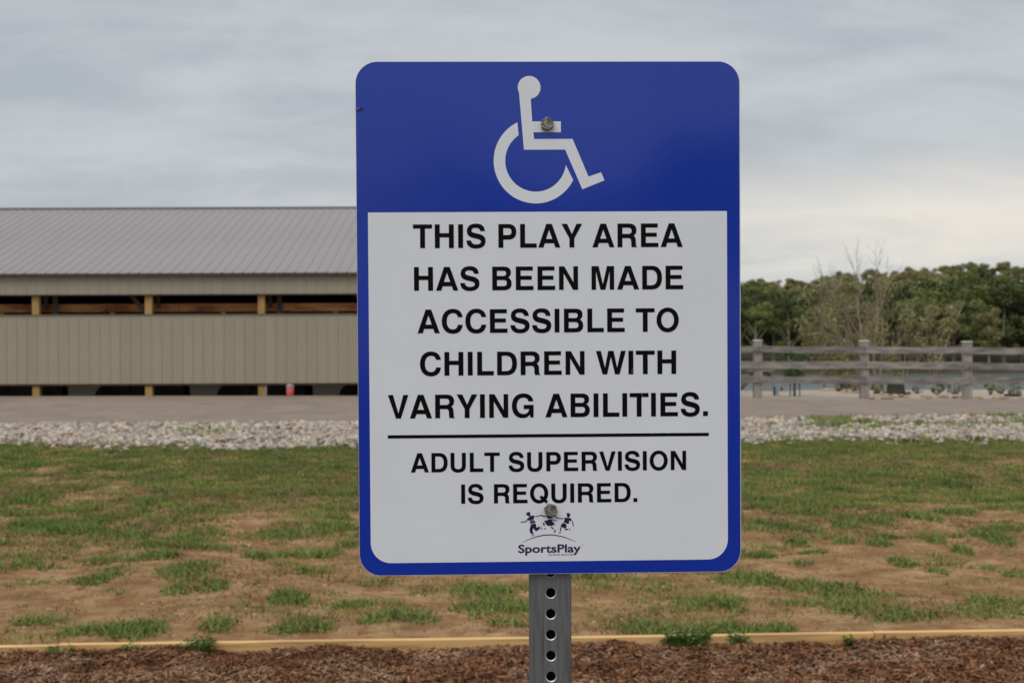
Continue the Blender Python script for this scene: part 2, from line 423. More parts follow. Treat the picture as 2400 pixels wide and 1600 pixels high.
for k in range(8):
    r = np.random.default_rng(50 + k)
    bm = bmesh.new(); bmesh.ops.create_icosphere(bm, subdivisions=1, radius=0.5)
    for v in bm.verts: v.co = Vector((v.co.x * 1.2, v.co.y, v.co.z * 0.75)) * float(1 + r.normal(0, 0.19))
    me = bpy.data.meshes.new('stone'); bm.to_mesh(me); bm.free(); me.materials.append(M_rock); stone_meshes.append(me)
for k in range(300):
    X = random.uniform(-8.2, 9.4); t = random.random() ** 1.6; ny = float(rk_near(np.array(X)))
    Y = ny + 0.05 + (ROAD_N - 0.3 - ny) * t
    if -2.2 < X < 3.2 and random.random() < 0.0: continue
    s = random.uniform(0.07, 0.125)
    o = link('stone', stone_meshes[k % 8], rockbed)
    o.location = (X, Y, float(gz(np.array(X), np.array(Y))) + s * 0.22 + 0.03); o.scale = (s, s, s)
    o.rotation_euler = (random.uniform(-.4, .4), random.uniform(-.4, .4), random.uniform(0, 6.28))

# ------------------------------------------------------------------ grass and weeds
M_grass = mat('grass_blades', (0.160, 0.228, 0.048), 0.75, var=(0.275, 0.300, 0.083), scale=0.9, island=0.40, spec=0.25)
M_dry = mat('dry_grass_blades', (0.24, 0.175, 0.085), 0.85, var=(0.20, 0.17, 0.065), scale=0.9, island=0.35, spec=0.15)
M_weed = mat('weed_leaves', (0.085, 0.150, 0.032), 0.7, var=(0.135, 0.200, 0.050), scale=0.9, island=0.4, spec=0.3)
M_flower = mat('clover_heads', (0.42, 0.34, 0.26), 0.8, island=0.2)
PATCH = [  # photo coordinates (view at 0.98) of the clumps: cx, cy, rx, ry, strength, tall
 (340,1288,48,12,1.0),(710,1274,85,13,1.0),(585,1278,40,10,.9),(800,1254,40,8,.9),(215,1332,48,12,.9),(425,1322,62,20,.7),(490,1352,38,12,.9),(400,1360,40,12,.8),
 (670,1378,44,16,1.0),(300,1228,50,12,1.0),(60,1292,36,12,.8),(815,1392,42,11,1.0),(915,1426,95,17,1.0),(512,1442,38,15,1.0),(690,1456,80,13,.9),(285,1450,120,19,1.0),
 (100,1424,70,12,.9),(420,1238,34,7,.9),(60,1204,58,12,.9),(160,1218,60,12,.9),(240,1190,60,10,.7),(640,1225,60,12,.7),(740,1215,50,14,.6),(330,1110,40,8,.9),(350,1155,40,9,.9),(60,1150,60,12,.8),
 (1115,1358,66,20,.8),(1145,1402,85,24,1.0),(1000,1355,60,16,.4),(870,1338,40,8,.5),(560,1395,22,9,.5),(1180,1440,50,9,.6),
 (1740,1332,95,18,.85),(1745,1277,38,7,1.0),(1935,1358,85,18,.75),(1840,1345,60,18,.6),(1668,1389,30,9,1.0),(1590,1446,190,17,1.0),(1770,1442,70,13,.9),(1700,1400,30,12,.5),
 (2072,1297,32,12,.9),(2272,1230,34,18,.9),(2212,1270,32,9,.9),(1960,1400,90,22,.45),(2260,1412,130,26,.55),(2060,1424,100,12,.8),(1742,1203,30,7,1.0),(1835,1246,30,7,1.0),
 (2032,1236,36,7,1.0),(2015,1252,30,8,.9),(2152,1247,22,9,1.0),(1950,1206,40,9,1.0),(2020,1196,38,10,.9),(2115,1192,60,8,1.0),(2205,1176,60,8,.9),(1870,1268,30,5,.8),(1945,1246,28,6,.9),
 (2160,1316,30,6,.7),(2270,1388,40,9,.9),(2340,1320,40,8,.6),(2320,1215,60,6,.9),(1760,1150,60,10,.8),(1840,1170,60,12,.6),(1900,1155,50,9,.7),(2260,1300,40,6,.5),(2350,1395,60,20,.6),(1500,1440,120,14,.8)]
PW = []
for (cx_, cy_, rx_, ry_, s_) in PATCH:
    c = seen_on_ground(cx_ / .98, cy_ / .98); e = seen_on_ground((cx_ + rx_) / .98, cy_ / .98); u = seen_on_ground(cx_ / .98, (cy_ - ry_) / .98)
    PW.append((c.x, c.y, (e - c).length, max(0.08, (u - c).length * 0.9), s_))
def patch_density(X, Y):
    D = np.zeros_like(X)
    wx = (vnoise(X, Y, 5, 31) - 0.5); wy = (vnoise(X, Y, 5, 32) - 0.5)
    for (x, y, a, b, s) in PW:
        q = ((X - x) / a + wx * 0.9) ** 2 + ((Y - y) / b + wy * 0.9) ** 2
        D = np.maximum(D, s * np.clip(1.35 - q, 0, 1))
    return D
def field_density(X, Y):
    n = 0.5 * vnoise(X * 0.7, Y, 1.1, 41) + 0.3 * vnoise(X * 0.8, Y, 2.7, 42) + 0.2 * vnoise(X, Y, 7.0, 43)
    thr = np.interp(Y, [6.5, 7.2, 8.5, 10.2, 11.5, 13, 17.2], [0.61, 0.64, 0.62, 0.56, 0.49, 0.43, 0.33])
    thr = thr - 0.10 * sstep(1.5, 6, X) * sstep(11.2, 13, Y) + 0.05 * sstep(2, 5, X) * (1 - sstep(10.0, 11.5, Y))
    return np.clip((n - thr) / 0.12, 0, 1)
def wedge(n, r, y0=6.45, y1=17.4):
    Y = np.sqrt(r.uniform(y0 ** 2, y1 ** 2, n)); X = r.uniform(-0.68, 0.68, n) * Y; return X, Y
def blades(name, n, dens, hmin, hmax, wid, m, seed, lean=0.35, near_bias=True, y0=6.45, y1=17.4, lim=None):
    r = np.random.default_rng(seed)
    X, Y = wedge(n, r, y0, y1); Y = np.maximum(Y, edge_y(X) + 0.06)
    D = dens(X, Y); ok = r.random(n) < D
    X, Y, D = X[ok], Y[ok], D[ok]; n = len(X)
    h = r.uniform(hmin, hmax, n) * (0.45 + 0.55 * D); a = r.uniform(0, 2 * np.pi, n); wv = wid * r.uniform(.6, 1.4, n) * (0.7 + Y / 16)
    Z = gz(X, Y) - 0.004
    lx = r.normal(0, lean, n) * h; ly = r.normal(0, lean, n) * h
    p0 = np.stack([X - np.cos(a) * wv / 2, Y - np.sin(a) * wv / 2, Z], -1); p1 = np.stack([X + np.cos(a) * wv / 2, Y + np.sin(a) * wv / 2, Z], -1)
    p2 = np.stack([X + lx, Y + ly, Z + h], -1)
    V = np.stack([p0, p1, p2], 1).reshape(-1, 3); Fc = np.arange(n * 3).reshape(-1, 3)
    return tag(link(name, from_np(name, V, Fc, m)), kind='stuff')
blades('grass', 780000, lambda X, Y: field_density(X, Y) * (0.16 + 0.45 * sstep(11.5, 16.5, Y)) + .10 * sstep(.42, .60, vnoise(X, Y, 1.6, 79)), 0.012, 0.035, 0.008, M_grass, 11, lean=0.8)
def tufts(name, n, blades_per, m, seed, hmin, hmax, wid, prob, rmin=.035, rmax=.24, leafy=False):
    r = np.random.default_rng(seed); X, Y = wedge(n, r, 6.5, 17.3); Y = np.maximum(Y, edge_y(X) + .15)
    ok = r.random(n) < prob(X, Y); X, Y = X[ok], Y[ok]; n = len(X)
    R = rmin + (rmax - rmin) * r.random(n) ** 2.2; N_ = (blades_per * (R / .1) ** 1.7).astype(int) + 8
    hh = (hmin + (hmax - hmin) * r.random(n)) * (0.6 + 0.4 * np.minimum(1, R / .12))
    idx = np.repeat(np.arange(n), N_); k = len(idx); q = r.random(k) ** .6; a = r.uniform(0, 6.283, k)
    wob = 1 + .35 * np.sin(a * 3 + idx) + .2 * np.sin(a * 5 + idx * 2.3)
    x = X[idx] + np.cos(a) * q * R[idx] * 1.35 * wob; y = Y[idx] + np.sin(a) * q * R[idx] * wob
    y = np.maximum(y, edge_y(x) + .05); h = hh[idx] * (1.15 - .75 * q ** 2) * r.uniform(.5, 1.15, k); z = gz(x, y) - .003
    w_ = wid * r.uniform(.6, 1.4, k) * (.75 + y / 18); an = r.uniform(0, 6.283, k); out = .55 * q
    lx = (np.cos(a) * out + r.normal(0, .35, k)) * h; ly = (np.sin(a) * out + r.normal(0, .35, k)) * h
    p0 = np.stack([x - np.cos(an) * w_ / 2, y - np.sin(an) * w_ / 2, z], -1); p1 = np.stack([x + np.cos(an) * w_ / 2, y + np.sin(an) * w_ / 2, z], -1)
    V = np.stack([p0, p1, np.stack([x + lx, y + ly, z + h], -1)], 1).reshape(-1, 3)
    return tag(link(name, from_np(name, V, np.arange(k * 3).reshape(-1, 3), m)), kind='stuff')
def tp(X, Y):
    n = 0.55 * vnoise(X * 0.8, Y, 0.9, 41) + 0.45 * vnoise(X * 0.8, Y, 2.4, 42)
    base = np.interp(Y, [6.5, 7.5, 8.6, 10, 11.2, 12.6, 14, 17.3], [.30, .24, .26, .38, .54, .64, .76, .95])
    base = base * np.where((X > 1.5) & (Y < 10.8), .55, 1) + .3 * sstep(1.5, 4, X) * sstep(11.3, 12.8, Y)
    return np.clip(base * (0.15 + 2.0 * sstep(.33, .62, n)), 0, 1)
tufts('grass_tufts', 8400, 58, M_grass, 201, .022, .055, .008, tp)
tufts('dark_grass_tufts', 2100, 62, M_weed, 202, .03, .065, .008, lambda X, Y: tp(X, Y) * .75, rmax=.2)
blades('dry_grass', 420000, lambda X, Y: np.clip(field_density(X, Y + 0.25) * 0.45 + tp(X, Y) * .25 + patch_density(X, Y - 0.1) * 0.45 + 0.3 * (patch_density(X, Y - 0.25) > 0) + .22 * sstep(.40, .62, vnoise(X, Y, 1.3, 78)) + 0.05 * (vnoise(X, Y, 2, 77) > .5), 0, 1), 0.015, 0.05, 0.007, M_dry, 12, lean=0.8)
blades('tall_grass', 350000, lambda X, Y: np.clip(patch_density(X, Y) * 0.9, 0, 1), 0.035, 0.088, 0.007, M_grass, 13, lean=0.5, y1=13)
def leaves(name, n, dens, size, hgt, m, seed, y1=13.0, flat=0.5):
    r = np.random.default_rng(seed)
    X, Y = wedge(n, r, 6.45, y1); Y = np.maximum(Y, edge_y(X) + 0.05)
    D = dens(X, Y); ok = r.random(n) < D
    X, Y, D = X[ok], Y[ok], D[ok]; n = len(X)
    Z = gz(X, Y) + r.uniform(0.0, 1.0, n) * hgt * D
    s = size * r.uniform(.5, 1.3, n)
    u = r.normal(size=(n, 3)); u[:, 2] *= flat; u /= np.linalg.norm(u, axis=1)[:, None]
    v = r.normal(size=(n, 3)); v -= (v * u).sum(1)[:, None] * u; v /= np.linalg.norm(v, axis=1)[:, None]
    c = np.stack([X, Y, Z], -1); su = u * s[:, None]; sv = v * (s * 0.6)[:, None]
    V = np.stack([c - su, c - sv, c + su, c + sv], 1).reshape(-1, 3)
    return tag(link(name, from_np(name, V, np.arange(n * 4).reshape(-1, 4), m)), kind='stuff')
leaves('weeds', 560000, lambda X, Y: patch_density(X, Y) * 0.5, 0.012, 0.07, M_weed, 14)
leaves('low_weeds', 270000, lambda X, Y: field_density(X, Y) * 0.18, 0.014, 0.03, M_weed, 15, y1=17.3)
leaves('clover_heads', 12000, lambda X, Y: patch_density(X, Y) * 0.05 * (Y < 9), 0.009, 0.075, M_flower, 16)
# clods and small stones on the bare soil
r = np.random.default_rng(301); n = 42000
X, Y = wedge(n, r, 6.45, 13.5); Y = np.maximum(Y, edge_y(X) + .05); ok = r.random(n) < .25 + .75 * (vnoise(X, Y, 2.2, 61) > .5); X, Y = X[ok], Y[ok]; n = len(X)
sz = .0035 + .012 * r.random(n) ** 4
OCT = np.array([(1, 0, 0), (0, 1, 0), (-1, 0, 0), (0, -1, 0), (0, 0, .8)]); P = OCT[None] * (1 + r.normal(0, .3, (n, 5, 1))) * sz[:, None, None] * np.array([1.3, 1, 1]); P += np.stack([X, Y, gz(X, Y) - .001], -1)[:, None]
M_clod = mat('soil_clods', (0.42, 0.25, 0.14), 0.95, var=(0.24, 0.13, 0.07), scale=3, island=0.45, spec=.05)
tag(link('soil_clods', from_np('soil_clods', P.reshape(-1, 3), (np.array([(0, 1, 4), (1, 2, 4), (2, 3, 4), (3, 0, 4)])[None] + (np.arange(n) * 5)[:, None, None]).reshape(-1, 3), M_clod)), kind='stuff')
# weeds between the road-side rocks
r = np.random.default_rng(17); n = 26000
X = r.uniform(-9, 11, n); Y = r.uniform(17, ROAD_N, n)
D = ((X > 3) & (Y > 19.0)) * np.clip((vnoise(X, Y, 1.0, 21) - 0.60) / 0.1, 0, 1) * 0.7 + 0.9 * (vnoise(X, Y, 1.2, 23) > 0.80) * (vnoise(X, Y, 4, 24) > .5) + 0.6 * np.exp(-((Y - rk_near(X)) / 0.12) ** 2)
ok = r.random(n) < D; X, Y = X[ok], Y[ok]; n = len(X); h = r.uniform(0.06, 0.13, n); a = r.uniform(0, 6.28, n); Z = gz(X, Y)
wv = 0.016
V = np.stack([np.stack([X - np.cos(a) * wv, Y - np.sin(a) * wv, Z], -1), np.stack([X + np.cos(a) * wv, Y + np.sin(a) * wv, Z], -1), np.stack([X + r.normal(0, .04, n), Y + r.normal(0, .04, n), Z + h], -1)], 1).reshape(-1, 3)
tag(link('roadside_weeds', from_np('roadside_weeds', V, np.arange(n * 3).reshape(-1, 3), M_grass)), kind='stuff')
# sprigs hanging over the timber edging, each a small plant of its own
def sprig(px, py, wpx, n, hh, label):
    c = on_plane(px, py, 0.03); c.y = float(edge_y(c.x)) - 0.03
    root = tag(empty('weed_sprig', (c.x, c.y, 0.0)), label, 'weed', 'weeds along the timber edging')
    wv_ = wpx / F * 6.3; mb = MB(); st = MB()
    for k in range(n):
        bx = random.uniform(-wv_, wv_); tip = Vector((bx + random.uniform(-.03, .03), random.uniform(-.03, .035), random.uniform(.35, 1) * hh))
        st.tube([(bx * .6, 0, 0), tip], [0.0015, 0.001], 4)
        for j in range(4):
            q = tip + Vector((random.uniform(-.014, .014), random.uniform(-.014, .014), random.uniform(-.02, .01)))
            u = Vector((random.uniform(-1, 1), random.uniform(-1, 1), random.uniform(-.4, .6))).normalized() * 0.011
            v = u.cross(Vector((random.random(), random.random(), 1))).normalized() * 0.007
            mb.add([q - u, q - v, q + u, q + v], [(0, 1, 2, 3)])
    mb.build('leaves', M_sprig, root); st.build('stem', M_sprig, root)
M_sprig = mat('sprig_leaves', (0.125, 0.21, 0.04), 0.6, island=0.35)
for a in [(128, 1522, 12, 10, .05, 'small bright weed at the left board joint of the timber edging'),
          (170, 1512, 14, 10, .06, 'thin weed leaning on the timber edging just right of the left board joint'),
          (325, 1515, 26, 22, .06, 'low weed in front of the timber edging at lower left'),
          (480, 1508, 28, 60, .09, 'large leafy weed spilling over the timber edging at lower left'),
          (430, 1512, 16, 20, .06, 'loose weed just left of the large leafy one on the edging'),
          (1600, 1490, 48, 130, .085, 'broad leafy weed clump hiding the edging right of the sign post'),
          (1726, 1496, 16, 34, .075, 'narrow weed on the edging right of the broad weed clump'),
          (1992, 1500, 12, 18, .05, 'small weed in front of the edging left of the board joint on the right'),
          (2300, 1496, 16, 10, .04, 'tiny weed on the edging at far right')]:
    sprig(*a)

# ------------------------------------------------------------------ open-sided shed
DW = 27.5
def zat(py, d=DW, px=420): return at(px, py, d).z
z_eave, z_eb = zat(641), zat(646.5)
z_fb, z_wt, z_wb = zat(689), zat(738), zat(898.5)
z_ridge_row = zat(491.5, 1.0)          # only used as a slope
SL = math.tan(R_(18.4))
k_r = (zat(491.8, 100.0) - EYE.z) / 100.0
RUN = (z_eave - EYE.z - k_r * DW) / (k_r - SL)
z_ridge = z_eave + RUN * SL
M_roof = mat('roof_steel', (0.280, 0.250, 0.240), 0.55, var=(0.298, 0.266, 0.256), scale=0.8, rnd=0.015, spec=0.35)
M_trim = mat('brown_trim', (0.055, 0.040, 0.036), 0.5, var=(0.075, 0.055, 0.05), scale=6)
M_wall = mat('tan_siding', (0.368, 0.330, 0.250), 0.55, var=(0.398, 0.358, 0.275), scale=1.7, rnd=0.035, spec=0.3, stretch=(1, 1, .5))
M_post = mat('yellow_pine_post', (0.40, 0.255, 0.085), 0.8, var=(0.50, 0.33, 0.13), scale=3, stretch=(8, 8, 1), rnd=0.1, spec=0.2)
M_head = mat('orange_pine_board', (0.78, 0.37, 0.145), 0.8, var=(0.62, 0.27, 0.105), scale=2.5, stretch=(1, 8, 4), rnd=0.15, col3=(0.36, 0.13, 0.06), s3=1.1, spec=0.2)
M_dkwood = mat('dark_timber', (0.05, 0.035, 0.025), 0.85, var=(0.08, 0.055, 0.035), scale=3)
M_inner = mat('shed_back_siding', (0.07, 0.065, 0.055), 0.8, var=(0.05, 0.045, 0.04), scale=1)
XL, XR = -15.2, 2.9; PITCH = 0.2302
shed = tag(empty('open_shed', (-6, DW, 0)), 'long low shed with a grey ribbed metal roof and tan siding across the road', 'shed')
def child(o): o.parent = shed; o.matrix_parent_inverse = Matrix.Translation((6, -DW, 0)); return o
def rib_panel(name, z0, z1, m, off):
    """one strip of siding: a raised rib and the flat beside it; local x 0..PITCH, facing -y"""
    prof = [(0, 0), (0.010, -0.013), (0.030, -0.013), (0.040, 0), (0.105, 0), (0.110, -0.004), (0.120, -0.004), (0.125, 0), (0.170, 0), (0.175, -0.004), (0.185, -0.004), (0.190, 0), (PITCH - 0.001, 0)]
    vs = []; n = len(prof)
    for z in (z0, z1): vs += [(x, y, z) for x, y in prof]
    fs = [(i, i + 1, i + 1 + n, i + n) for i in range(n - 1)]
    me = bpy.data.meshes.new(name); me.from_pydata(vs, [], fs); me.materials.append(m); return me
me_w = rib_panel('wall_panel', z_wb, z_wt, M_wall, 0); me_f = rib_panel('fascia_panel', z_fb, z_eb - 0.004, M_wall, 0)
nP = int((XR - XL) / PITCH)
# roof strip: local x across, running up the slope
rl = math.hypot(RUN + 0.12, (RUN + 0.12) * SL); ang = math.atan(SL)
prof = [(0, 0), (0.012, 0.016), (0.034, 0.016), (0.046, 0), (0.105, 0), (0.110, 0.004), (0.120, 0.004), (0.125, 0), (0.170, 0), (0.175, 0.004), (0.185, 0.004), (0.190, 0), (PITCH - 0.001, 0)]
vs = []
for t_ in (0, rl):
    for x, h_ in prof: vs.append((x, t_ * math.cos(ang) - h_ * math.sin(ang), t_ * math.sin(ang) + h_ * math.cos(ang)))
nq = len(prof); fs = [(i, i + 1, i + 1 + nq, i + nq) for i in range(nq - 1)]
me_r = bpy.data.meshes.new('roof_panel'); me_r.from_pydata(vs, [], fs); me_r.materials.append(M_roof)
# far slope (not seen): one mesh, mirrored
ribph = at(12 , 650, DW).x % PITCH
for k in range(nP):
    X = XL + ribph + k * PITCH
    for nm, me, Y, Z in (('wall_panel', me_w, DW, 0), ('fascia_panel', me_f, DW - 0.01, 0), ('roof_panel', me_r, DW - 0.12, z_eave + 0.003)):
        o = child(link(nm, me)); o.location = (X, Y, Z)
X0, X1 = XL + ribph, XL + ribph + nP * PITCH
YR = DW + RUN; YB = DW + 2 * RUN
mb = MB()
mb.add([(X0, YR, z_ridge), (X1, YR, z_ridge), (X1, YB + .12, z_eave - .12 * SL), (X0, YB + .12, z_eave - .12 * SL)], [(0, 1, 2, 3)])
child(mb.build('rear_roof', M_roof))
mb = MB(); mb.prism([(YR - 0.16, z_ridge + 0.005), (YR, z_ridge + 0.075), (YR + 0.16, z_ridge + 0.005), (YR, z_ridge + 0.050)], X0 - .02, X1 + .02, axis='X'); child(mb.build('ridge_cap', M_trim))
mb = MB(); mb.box(X0 - .02, X1 + .02, DW - 0.15, DW - 0.128, z_eb - 0.003, z_eave + 0.001); child(mb.build('eave_trim', M_trim))
mb = MB(); mb.box(X0, X1, DW - 0.127, DW + 0.03, z_eb - 0.0005, z_eb + 0.004); child(mb.build('soffit', M_trim))
mb = MB(); mb.box(X0, X1, DW - 0.028, DW + 0.02, z_fb - 0.028, z_fb - 0.002); child(mb.build('fascia_trim', M_trim))
M_cap = mat('wall_cap_trim', (0.16, 0.14, 0.115), 0.5)
mb = MB(); mb.box(X0, X1, DW - 0.026, DW + 0.05, z_wt + 0.001, z_wt + 0.02); child(mb.build('wall_cap', M_cap))
M_skirt = mat('skirt_board', (0.14, 0.10, 0.065), 0.85, var=(0.10, 0.07, 0.045), scale=4)
mb = MB(); mb.box(X0, X1, DW + 0.022, DW + 0.06, z_wb - 0.04, z_wb + 0.1); child(mb.build('skirt_board', M_skirt))
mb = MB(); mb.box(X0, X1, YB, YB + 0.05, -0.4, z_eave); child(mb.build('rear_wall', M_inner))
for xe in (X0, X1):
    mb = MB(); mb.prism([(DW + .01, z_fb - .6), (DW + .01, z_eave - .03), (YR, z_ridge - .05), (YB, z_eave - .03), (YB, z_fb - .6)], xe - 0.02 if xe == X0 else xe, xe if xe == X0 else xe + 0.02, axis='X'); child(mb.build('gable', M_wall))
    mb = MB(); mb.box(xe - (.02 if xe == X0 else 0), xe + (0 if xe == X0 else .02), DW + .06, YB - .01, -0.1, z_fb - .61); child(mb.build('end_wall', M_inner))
# ceiling added under the roof to keep the inside dark, in place of trusses
mb = MB(); mb.box(X0, X1, DW + 0.05, YB - 0.05, z_fb + 0.10, z_fb + 0.12); child(mb.build('shade_sheet', M_dkwood))
for k in range(-6, 8):
    pxc = 86 + (k) * 264.0
    X = at(pxc, 800, DW + 0.13).x
    if not (X0 + .1 < X < X1 - .1): continue
    o = child(MB().box(X - .078, X + .078, DW + 0.065, DW + 0.215, -0.14, z_fb + 0.09, bev=.004).build('post', M_post))
    o = child(MB().beam((X + 0.15, DW + 0.30, z_wt + .16), (X + 0.15, DW + 0.30, z_fb + .1), .09, .06).build('truss_web', M_dkwood))
    if k % 2 == 1:
        child(MB().beam((X - 0.05, DW + 0.26, z_wt - .02), (X - 0.45, DW + 0.26, z_fb - .0), .05, .09).build('brace', M_dkwood))
    if k % 2 == 0:
        child(MB().box(X + 0.31, X + 0.42, DW + .26, DW + .32, z_wt - .3, z_fb).build('brace', M_dkwood))
# inner header boards, butt-jointed, with blocks under the joints
DH = DW + 0.52
zh1, zh0 = zat(711.5, DH), zat(730.5, DH)
jx = [-560, -300, -12, 252, 420, 655, 920, 1180, 1440, 1560]
for a, b in zip(jx[:-1], jx[1:]):
    xa, xb = at(a, 720, DH).x, at(b, 720, DH).x
    if xb > X1: break
    if xb < X0 + .3: continue
    xa = max(xa, X0 + .05)
    child(MB().box(xa + .004, xb - .006, DH, DH + .04, zh0, zh1, bev=.003).build('header_board', M_head))
for px_ in (4, 263, 523, 786, 1050, 1310):
    xx = at(px_, 730, DH).x
    child(MB().box(xx - .045, xx + .045, DH - .01, DH + .08, z_wt - 0.5, zh0 - 0.003).build('block', M_post))
M_pipe = mat('galvanised_pipe', (0.42, 0.43, 0.43), 0.5, metal=0.3)
xx = at(621, 900, DW + .04).x; child(MB().box(xx - .03, xx + .03, DW + .07, DW + .11, -0.14, z_wb + .2).build('downpipe', M_pipe))

# cars parked in the shed, seen only through the slot under the siding
M_car = mat('grey_car_paint', (0.30, 0.295, 0.285), 0.35, rnd=0.1)
M_tyre = mat('tyre_rubber', (0.012, 0.012, 0.013), 0.9)
M_rim = mat('wheel_rim', (0.25, 0.25, 0.26), 0.4, metal=0.8)
M_glass = mat('car_glass', (0.02, 0.025, 0.03), 0.08)
M_tail = mat('red_tail_light', (0.35, 0.02, 0.02), 0.25)
M_blk = mat('black_plastic', (0.015, 0.015, 0.016), 0.7)
def arch(cx_, r, n=12): return [(cx_ + r * math.cos(math.pi - math.pi * k / n) , 0.34 + r * math.sin(math.pi - math.pi * k / n)) for k in range(n + 1)]
def make_car():
    root = empty('parked_vehicle')
    rear = [(0.0, 0.50), (0.03, 0.40), (0.10, 0.36), (0.50, 0.36)] + [(x, z) for x, z in arch(0.98, 0.40)[:7]] + [(0.98, 0.80), (0.98, 1.02), (0.08, 1.02), (0.01, 0.92)]
    MB().prism(rear, -0.60, 0.60, axis='Y').build('body', M_car, root)
    front = [(1.00, 0.80), (1.45, 0.80), (1.52, 0.74), (2.55, 0.74), (2.62, 0.84), (2.58, 1.00), (1.00, 1.02)]
    MB().prism(front, -0.60, 0.60, axis='Y').build('bonnet', M_car, root)
    MB().prism([(1.36, 0.30), (2.60, 0.34), (2.60, 0.73), (1.50, 0.73), (1.40, 0.60)], -0.58, 0.58, axis='Y').build('sill', M_blk, root)
    MB().box(0.6, 1.36, -0.52, 0.52, 0.36, 0.79).build('wheel_well', M_blk, root)
    for x_ in (0.35, 1.9):
        for s in (-1, 1): MB().beam((x_, s * .55, 1.02), (x_ + .15, s * .50, 1.74), .04, .04).build('roof_post', M_blk, root)
    MB().box(0.15, 2.25, -0.6, 0.6, 1.75, 1.80, bev=.02).build('roof', M_car, root)
    for s in (-1, 1):
        MB().box(-0.025, 0.05, s * .5 - .08, s * .5 + .08, 0.60, 0.72, bev=.01).build('tail_light', M_tail, root)
        for wx in (0.98, 2.20):
            wh = MB().tube([(wx, s * .42, .28), (wx, s * .59, .28)], 0.28, 24).build('wheel', M_tyre, root)
            MB().tube([(wx, s * .58, .28), (wx, s * .598, .28)], 0.15, 16).build('rim', M_blk, wh)
    return root
car0 = make_car()
def copy_tree(o, parent=None):
    c = o.copy(); COL.objects.link(c)
    if parent is not None: c.parent = parent
    for ch in list(o.children): copy_tree(ch, c)
    return c
car_l = ['grey vehicle at the far left of the shed, seen only below the siding', 'small grey vehicle seen below the siding between the two leftmost shed posts',
         'small grey vehicle seen below the siding just right of the second shed post', 'small grey vehicle with a red tail light seen below the siding beside the red bollard']
cars_in = [car0] + [copy_tree(car0) for _ in range(3)]
for k, (pxc, c) in enumerate(zip((-138, 150, 436, 724), cars_in)):
    q = at(pxc, 910, DW + 0.85); c.location = (q.x + 0.02, q.y + 0.62, -0.14); c.rotation_euler = (0, 0, R_(6))
    tag(c, car_l[k], 'vehicle', 'small vehicles parked inside the open shed')
# red bollard with a grey top
M_red = mat('red_bollard_paint', (0.62, 0.10, 0.085), 0.55, var=(0.55, 0.08, 0.07), scale=8)
M_gtop = mat('grey_bollard_cap', (0.36, 0.35, 0.34), 0.6)
q = at(680, 912, DW - 0.25)
bol = tag(empty('bollard', (q.x, q.y, float(ground_z(q.x, q.y)))), 'red bollard with a pale grey top standing in front of the shed beside the sign', 'bollard')
zt = at(680, 899, q.y).z - bol.location.z
MB().tube([(0, 0, 0), (0, 0, zt - .075)], .082, 20).build('shaft', M_red, bol, True)
MB().tube([(0, 0, zt - .075), (0, 0, zt - .015), (0, 0, zt)], [.084, .080, .045], 20).build('cap', M_gtop, bol)

# ------------------------------------------------------------------ fence beyond the road
M_fence = mat('weathered_grey_timber', (0.275, 0.245, 0.235), 0.9, var=(0.155, 0.138, 0.136), scale=3, detail=8, stretch=(1.0, 3, 4), rnd=0.14, bump=0.3, col3=(0.33, 0.29, 0.25), s3=2.2, spec=0.15)
M_fpost = mat('weathered_post', (0.37, 0.325, 0.29), 0.9, var=(0.26, 0.225, 0.20), scale=4, detail=6, stretch=(4, 4, 0.8), rnd=0.1, bump=0.3, spec=0.15)
M_fcap = mat('pale_post_top', (0.60, 0.56, 0.52), 0.9, var=(0.48, 0.44, 0.41), scale=8)  # post tops are paler than the posts
DF = 28.55
fence = tag(empty('rail_fence', (8, DF, 0.1)), 'weathered grey three-rail timber fence beyond the road on the right', 'fence')
def fch(o): o.parent = fence; o.matrix_parent_inverse = Matrix.Translation((-8, -DF, -0.1)); return o
fx = [1527.5, 1777.5, 2028, 2270, 2514, 2758]
def fz(px, py0, py1):        # photo row of the fence at column px, from the rows at columns 1740 and 2400
    return at(px, py0 + (py1 - py0) * (px - 1740) / 660.0, DF).z
fxs = [at(p, 870, DF).x for p in fx]
for k, (p, X) in enumerate(zip(fx, fxs)):
    dz_ = random.uniform(-.006, .012)
    o = fch(MB().box(X - .095, X + .095, DF, DF + .19, float(ground_z(X, DF)) - .1, fz(p, 800.5, 806) + dz_, bev=.012).build('post', M_fpost))
    o = fch(MB().box(X - .108, X + .108, DF - .012, DF + .2, fz(p, 800, 805.5) + dz_ + .002, fz(p, 797, 802) + dz_ + .012, bev=.016).build('post_top', M_fcap))
rails = [((809.6, 825), (813.6, 829)), ((845, 862.5), (848.5, 865)), ((881, 897.5), (883.5, 899))]
